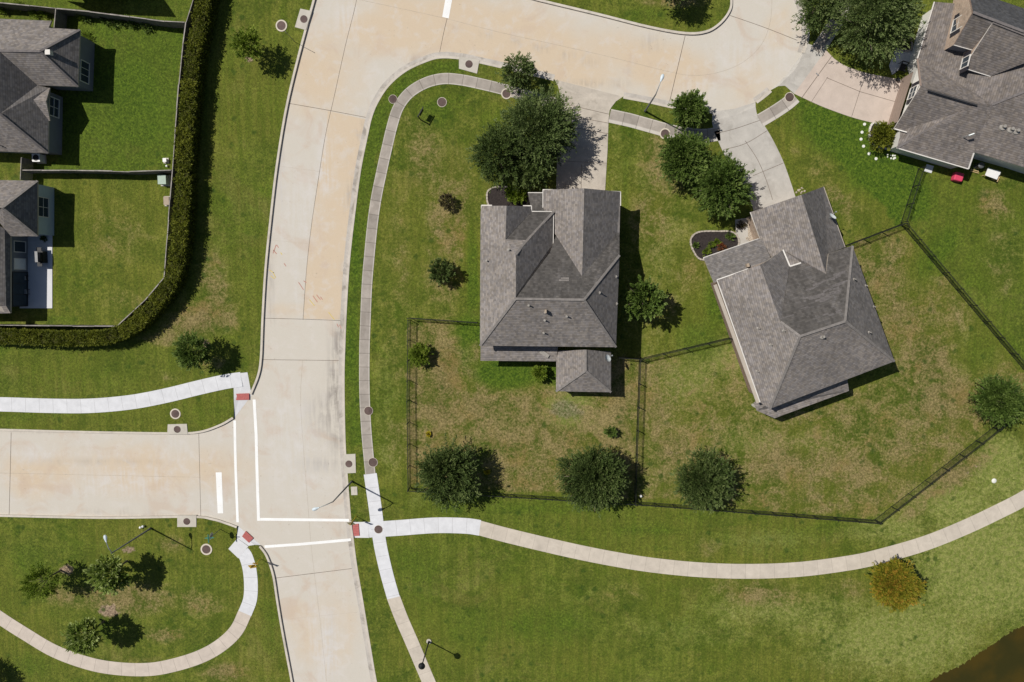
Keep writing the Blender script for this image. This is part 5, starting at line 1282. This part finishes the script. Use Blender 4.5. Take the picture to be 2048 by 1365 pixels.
mb = MB(); mb.lathe((b.x,b.y,4.65), [(.08,0),(.16,.1),(.22,.5),(.38,.55),(.37,.62),(.2,.78),(.05,.86),(.04,.95),(.01,.97)], 22); mb.build('lamp_head', M['black'], o, True)
# stop sign with street name blades
b = G(441,1059); o = empty('stop_sign', b, 'stop sign seen from behind with teal street name blades on top', 'traffic sign')
mb = MB(); mb.tube([b-Vector((0,0,.1)), b+Vector((0,0,2.95))], .035, 8); mb.build('post', M['galv_d'], o)
def octagon(c, nrm, R, mat_f, mat_b, parent, name):
    u = Vector((-nrm.y, nrm.x, 0)); mb = MB(); F = []; Bk = []
    for k in range(8):
        a = math.pi/8+k*math.pi/4; p = c+u*R*math.cos(a)+Vector((0,0,R*math.sin(a))); F.append(p+nrm*.012); Bk.append(p-nrm*.012)
    mb.face(F, 0); mb.face(Bk[::-1], 1)
    for k in range(8): mb.face([F[k], F[(k+1) % 8], Bk[(k+1) % 8], Bk[k]], 1)
    return mb.build(name, [mat_f, mat_b], parent)
octagon(b+Vector((-.06,0,2.15)), Vector((-1,.12,0)).normalized(), .41, M['sign_red'], M['galv'], o, 'sign_plate')
mb = MB(); mb.box((b.x,b.y,2.72), (1.0,.03,.2), .05); mb.build('name_blade', M['sign_grn'], o)
mb = MB(); mb.box((b.x,b.y,2.94), (.03,.95,.2), .05); mb.build('name_blade', M['sign_grn'], o)
# pedestrian crossing signs
def ped_sign(base, ang, label, facing):
    b = G(*base); o = empty('crossing_sign', b, label, 'traffic sign', 'yellow pedestrian crossing signs')
    mb = MB(); mb.tube([b-Vector((0,0,.1)), b+Vector((0,0,2.75))], .035, 8); mb.build('post', M['yellow'] if True else None, o)
    n = Vector((math.cos(ang), math.sin(ang), 0)); u = Vector((-n.y, n.x, 0)); c = b+n*.05+Vector((0,0,2.3))
    def plate(c, pts, name):
        mb = MB(); F = [c+u*x+Vector((0,0,z))+n*.01 for x, z in pts]; Bk = [p-n*.02 for p in F]
        mb.face(F, 0); mb.face(Bk[::-1], 1); m_ = len(F)
        for k in range(m_): mb.face([F[k], Bk[k], Bk[(k+1) % m_], F[(k+1) % m_]], 1)
        return mb.build(name, [M['yellow'], M['yel_dull']], o)
    r = .54; pl = plate(c, [(-r,0),(0,-r),(r,0),(0,r)], 'sign_plate')
    mb = MB()
    def stroke(a, e, w): A3 = c+u*a[0]+Vector((0,0,a[1]))+n*.018; B3 = c+u*e[0]+Vector((0,0,e[1]))+n*.018; mb.bar(A3, B3, w, w*.3)
    h3 = c+Vector((0,0,.27))+n*.018; mb.box(tuple(h3), (.10,.10,.10), ang)
    stroke((0,.2),(.01,-.05),.12); stroke((.01,-.05),(-.13,-.32),.06); stroke((.01,-.05),(.14,-.3),.06); stroke((0,.16),(-.16,0),.045); stroke((0,.16),(.15,.02),.045)
    mb.build('walking_symbol', M['black'], pl)
    c2 = b+n*.05+Vector((0,0,1.5)); p2 = plate(c2, [(-.3,-.15),(.3,-.15),(.3,.15),(-.3,.15)], 'arrow_plate')
    c = c2; mb = MB(); stroke((.16,.08),(-.14,-.07),.05); stroke((-.16,-.09),(-.16,.05),.05); stroke((-.16,-.09),(0,-.09),.05); mb.build('arrow_symbol', M['black'], p2)
ped_sign((521,1118), math.radians(80), 'yellow pedestrian crossing sign on the south west corner', 1)
ped_sign((713,1033), math.radians(-100), 'yellow pedestrian crossing sign on the east side seen from behind', -1)
# hanging yard sign
b = G(841,240); o = empty('yard_sign', b, 'dark post and arm yard sign with a hanging panel on the corner lawn', 'yard sign')
ar = (G(848.5,213,1.55)-G(839.5,229,1.55)).normalized()
mb = MB(); mb.box((b.x,b.y,.82), (.10,.10,1.75), .4); mb.build('post', M['black'], o)
mb = MB(); mb.bar(b+Vector((0,0,1.58))-ar*.12, b+Vector((0,0,1.58))+ar*1.1, .09, .09); mb.build('arm', M['black'], o)
mb = MB(); mb.bar(b+Vector((0,0,1.12))+ar*.2, b+Vector((0,0,1.12))+ar*.95, .04, .62)
for s_ in (.3, .85): mb.bar(b+Vector((0,0,1.4))+ar*s_, b+Vector((0,0,1.55))+ar*s_, .02, .02)
mb.build('panel', M['black'], o)
b = G(591,85); mb = MB(); mb.tube([b-Vector((0,0,.1)), b+Vector((0,0,3.0))], .025, 8); mb.tube([b+Vector((0,0,3.0)), b+Vector((0,0,3.06))], .035, 8)
tag(mb.build('marker_pole', M['galv_d']), 'thin grey pole on the grass beside the west kerb', 'pole')
# markers and utility boxes
for i, (x, y) in enumerate(((283,1054),(288,1052))):
    c = G(x, y); mb = MB(); mb.lathe((c.x,c.y,-.05), [(.085,0),(.085,.22),(.12,.25),(.15,.32),(.11,.40),(.01,.43)], 14)
    tag(mb.build('marker_post', M['util_w'], None, True), ('left' if i == 0 else 'right')+' one of two white domed marker posts near the west street lamp', 'marker post', 'white domed marker posts')
def cabinet(px, py, dims, mat, label, rz=0.0, name='utility_cabinet'):
    c = G(px, py); o = empty(name, c, label, 'utility box'); x, y, z = dims
    mb = MB(); mb.box((c.x,c.y,.04), (x+.25,y+.25,.12), rz); mb.build('pad', M['slab'], o)
    mb = MB(); mb.box((c.x,c.y,.08+z/2), dims, rz); mb.box((c.x,c.y,.08+z+.03), (x+.06,y+.06,.06), rz); mb.build('housing', M[mat], o)
    mb = MB(); mb.box((c.x,c.y-y/2-.01,.08+z*.5), (.05,.04,z*.5), rz); mb.build('handle', M['galv'], o)
cabinet(332,362,(.85,.95,.75),'util_g','pale green utility cabinet in the corner of the lower left yard')
cabinet(337,403,(.55,.85,.35),'util_t','low tan utility box against the wooden fence of the lower left yard')
cabinet(333,322,(.34,.34,.3),'util_w','small square white utility pedestal by the fence corner')
c = G(335,333); mb = MB(); mb.lathe((c.x,c.y,-.03), [(.10,0),(.10,.2),(.13,.22),(.10,.28),(.01,.3)], 14); tag(mb.build('pipe_riser', M['util_w'], None, True), 'small round white pipe riser below the square white pedestal', 'pipe')
c = G(1281,991); mb = MB(); mb.lathe((c.x,c.y,-.03), [(.12,0),(.14,.08),(.12,.35),(.15,.38),(.12,.46),(.01,.48)], 14); tag(mb.build('pipe_stand', M['util_w'], None, True), 'white capped pipe beside the dividing fence near the big dark tree', 'pipe')
c = G(1988,962); mb = MB(); mb.lathe((c.x,c.y,-.02), [(.26,0),(.28,.05),(.22,.09),(.02,.1)], 16); tag(mb.build('valve_cover', M['stepstone'], None, True), 'pale round valve cover on the grass at far right', 'valve cover')
# air conditioner
c = G(84,319); o = empty('air_conditioner', c, 'square white air conditioner beside the upper left house', 'air conditioner')
mb = MB(); mb.box((c.x,c.y,.05), (1.0,1.0,.14)); mb.build('pad', M['slab'], o)
mb = MB(); mb.box((c.x,c.y,.5), (.82,.82,.8)); mb.box((c.x,c.y,.93), (.88,.88,.06)); mb.build('housing', M['util_w'], o)
mb = MB(); mb.lathe((c.x,c.y,.955), [(.34,0),(.34,.02),(.3,.025),(.1,.02),(.02,.03)], 20); mb.build('fan_grille', M['black'], o)
# patio things
c = G(90,515); o = empty('grill', c, 'black barbecue grill with grey lid handle strip on the white patio', 'grill')
mb = MB(); mb.box((c.x,c.y,.5), (.75,1.3,.75)); mb.build('cabinet', M['black'], o)
mb = MB(); mb.tube([(c.x,c.y-.5,.95),(c.x,c.y+.5,.95)], .33, 14); mb.build('lid', M['black'], o, True)
mb = MB(); mb.box((c.x-.05,c.y,1.3), (.32,1.2,.03)); mb.build('lid_strip', M['cushion'], o)
for s_ in (-1, 1):
    mb = MB(); mb.box((c.x,c.y+s_*.85,.88), (.55,.4,.05)); mb.build('side_shelf', M['black'], o)
def patio_chair(px, py, rz, label):
    c = G(px, py); o = empty('patio_chair', (c.x,c.y,.05), label, 'chair', 'patio chairs by the house wall')
    d = Vector((math.cos(rz), math.sin(rz), 0)); r = Vector((-d.y, d.x, 0)); c = c+Vector((0,0,.05))
    for sx in (-1, 1):
        for sy in (-1, 1): q = c+d*.25*sx+r*.25*sy; mb = MB(); mb.tube([q, q+Vector((0,0,.42))], .025, 6); mb.build('leg', M['black'], o)
    mb = MB(); mb.box((c.x,c.y,.47), (.6,.6,.05), rz); mb.build('seat', M['black'], o)
    mb = MB(); mb.box((c.x,c.y,.54), (.5,.5,.1), rz+.1); mb.build('cushion', M['cushion'], o)
    q = c-d*.3; mb = MB(); mb.box((q.x,q.y,.75), (.06,.6,.6), rz); mb.build('backrest', M['black'], o)
patio_chair(54,557,0,'dark patio chair with grey cushion, upper of two on the patio'); patio_chair(56,584,0,'dark patio chair with grey cushion, lower of two on the patio')
# behind house C
c = G(1910,356); o = empty('ottoman', c, 'pinkish red square ottoman with rounded corners on the grass behind the house', 'ottoman')
bm = bmesh.new(); bmesh.ops.create_cube(bm, size=1.0)
for v in bm.verts: v.co = Vector((v.co.x*.95, v.co.y*.9, v.co.z*.7+.42))
bmesh.ops.bevel(bm, geom=list(bm.edges), offset=.16, segments=4, affect='EDGES', profile=.6)
me = bpy.data.meshes.new('cushion'); bm.to_mesh(me); bm.free(); me.materials.append(M['pink']); ob = bpy.data.objects.new('cushion', me); COL.objects.link(ob); ob.parent = o; ob.rotation_euler = (0,0,-.25)
mb = MB(); mb.box((c.x,c.y,.06), (.8,.75,.12), -.25); mb.build('base', M['black'], o)
c = G(1976,350); o = empty('garden_table', c, 'white rectangular table with pale timber frame on the grass behind the house', 'table')
mb = MB(); mb.box((c.x,c.y,.72), (1.35,.85,.05), -.35); mb.box((c.x+.55,c.y+.1,.735), (.5,.4,.04), -.35); mb.build('table_top', M['util_w'], o)
for sx in (-1, 1):
    for sy in (-1, 1):
        x = .55*sx; y = .33*sy; q = (c.x+x*math.cos(-.35)-y*math.sin(-.35), c.y+x*math.sin(-.35)+y*math.cos(-.35)); mb = MB(); mb.box((q[0],q[1],.35), (.07,.07,.7), -.35); mb.build('leg', M['pine'], o)
q0 = G(1985,352); mb = MB(); mb.bar((q0.x-.1,q0.y-.5,.4), (q0.x+.5,q0.y-.15,.4), .08, .06); mb.bar((q0.x+.5,q0.y-.15,.4), (q0.x+.25,q0.y-.7,.4), .08, .06); mb.build('stretcher', M['pine'], o)
c = G(1952,334); mb = MB(); mb.lathe((c.x,c.y,0), [(.26,0),(.3,.8),(.33,.82),(.33,.88),(.28,.95),(.02,.97)], 20); tag(mb.build('waste_bin', M['galv_d'], None, True), 'dark grey round bin in the shade beside the white table', 'bin')
c = G(1947,341); mb = MB()
for k in range(2): mb.bar((c.x-.4,c.y+.1-k*.18,.1), (c.x+.5,c.y-.15-k*.18,.1), .08, .06)
tag(mb.build('timber_rails', M['pine'], None), 'two pale timber rails lying on the grass next to the white table', 'timber')
c = G(1634,149); mb = MB(); mb.tube([(c.x-.12,c.y+.12,.08),(c.x+.12,c.y-.14,.08)], .055, 8); tag(mb.build('rolled_newspaper', M['cushion'], None), 'grey rolled newspaper lying on the pink driveway', 'newspaper')
c = G(1793,161); mb = MB(); mb.lathe((c.x,c.y,.03), [(.14,0),(.2,.3),(.22,.32),(.17,.3),(.02,.28)], 14); tag(mb.build('flower_pot', M['black'], None, True), 'small black pot on the pink driveway beside the garage', 'pot')
c = G(1801,138); o = empty('porch_chair', (c.x,c.y,.04), 'black metal framed chair on the front walkway beside the garage gable', 'chair')
rz = -.3
mb = MB()
for sx in (-1, 1):
    for sy in (-1, 1):
        x, y = .36*sx, .45*sy; q = (c.x+x*math.cos(rz)-y*math.sin(rz), c.y+x*math.sin(rz)+y*math.cos(rz)); m2 = MB(); m2.box((q[0],q[1],.42), (.06,.06,.8), rz); m2.build('leg', M['black'], o)
for a_, b_ in (((-.36,-.45),(.36,-.45)),((-.36,.45),(.36,.45)),((-.36,-.45),(-.36,.45))):
    A3 = Vector((c.x+a_[0]*math.cos(rz)-a_[1]*math.sin(rz), c.y+a_[0]*math.sin(rz)+a_[1]*math.cos(rz), .85)); B3 = Vector((c.x+b_[0]*math.cos(rz)-b_[1]*math.sin(rz), c.y+b_[0]*math.sin(rz)+b_[1]*math.cos(rz), .85)); mb.bar(A3, B3, .09, .06)
mb.build('frame', M['black'], o)
mb = MB(); mb.box((c.x,c.y,.45), (.6,.75,.08), rz); mb.build('seat', M['black'], o)
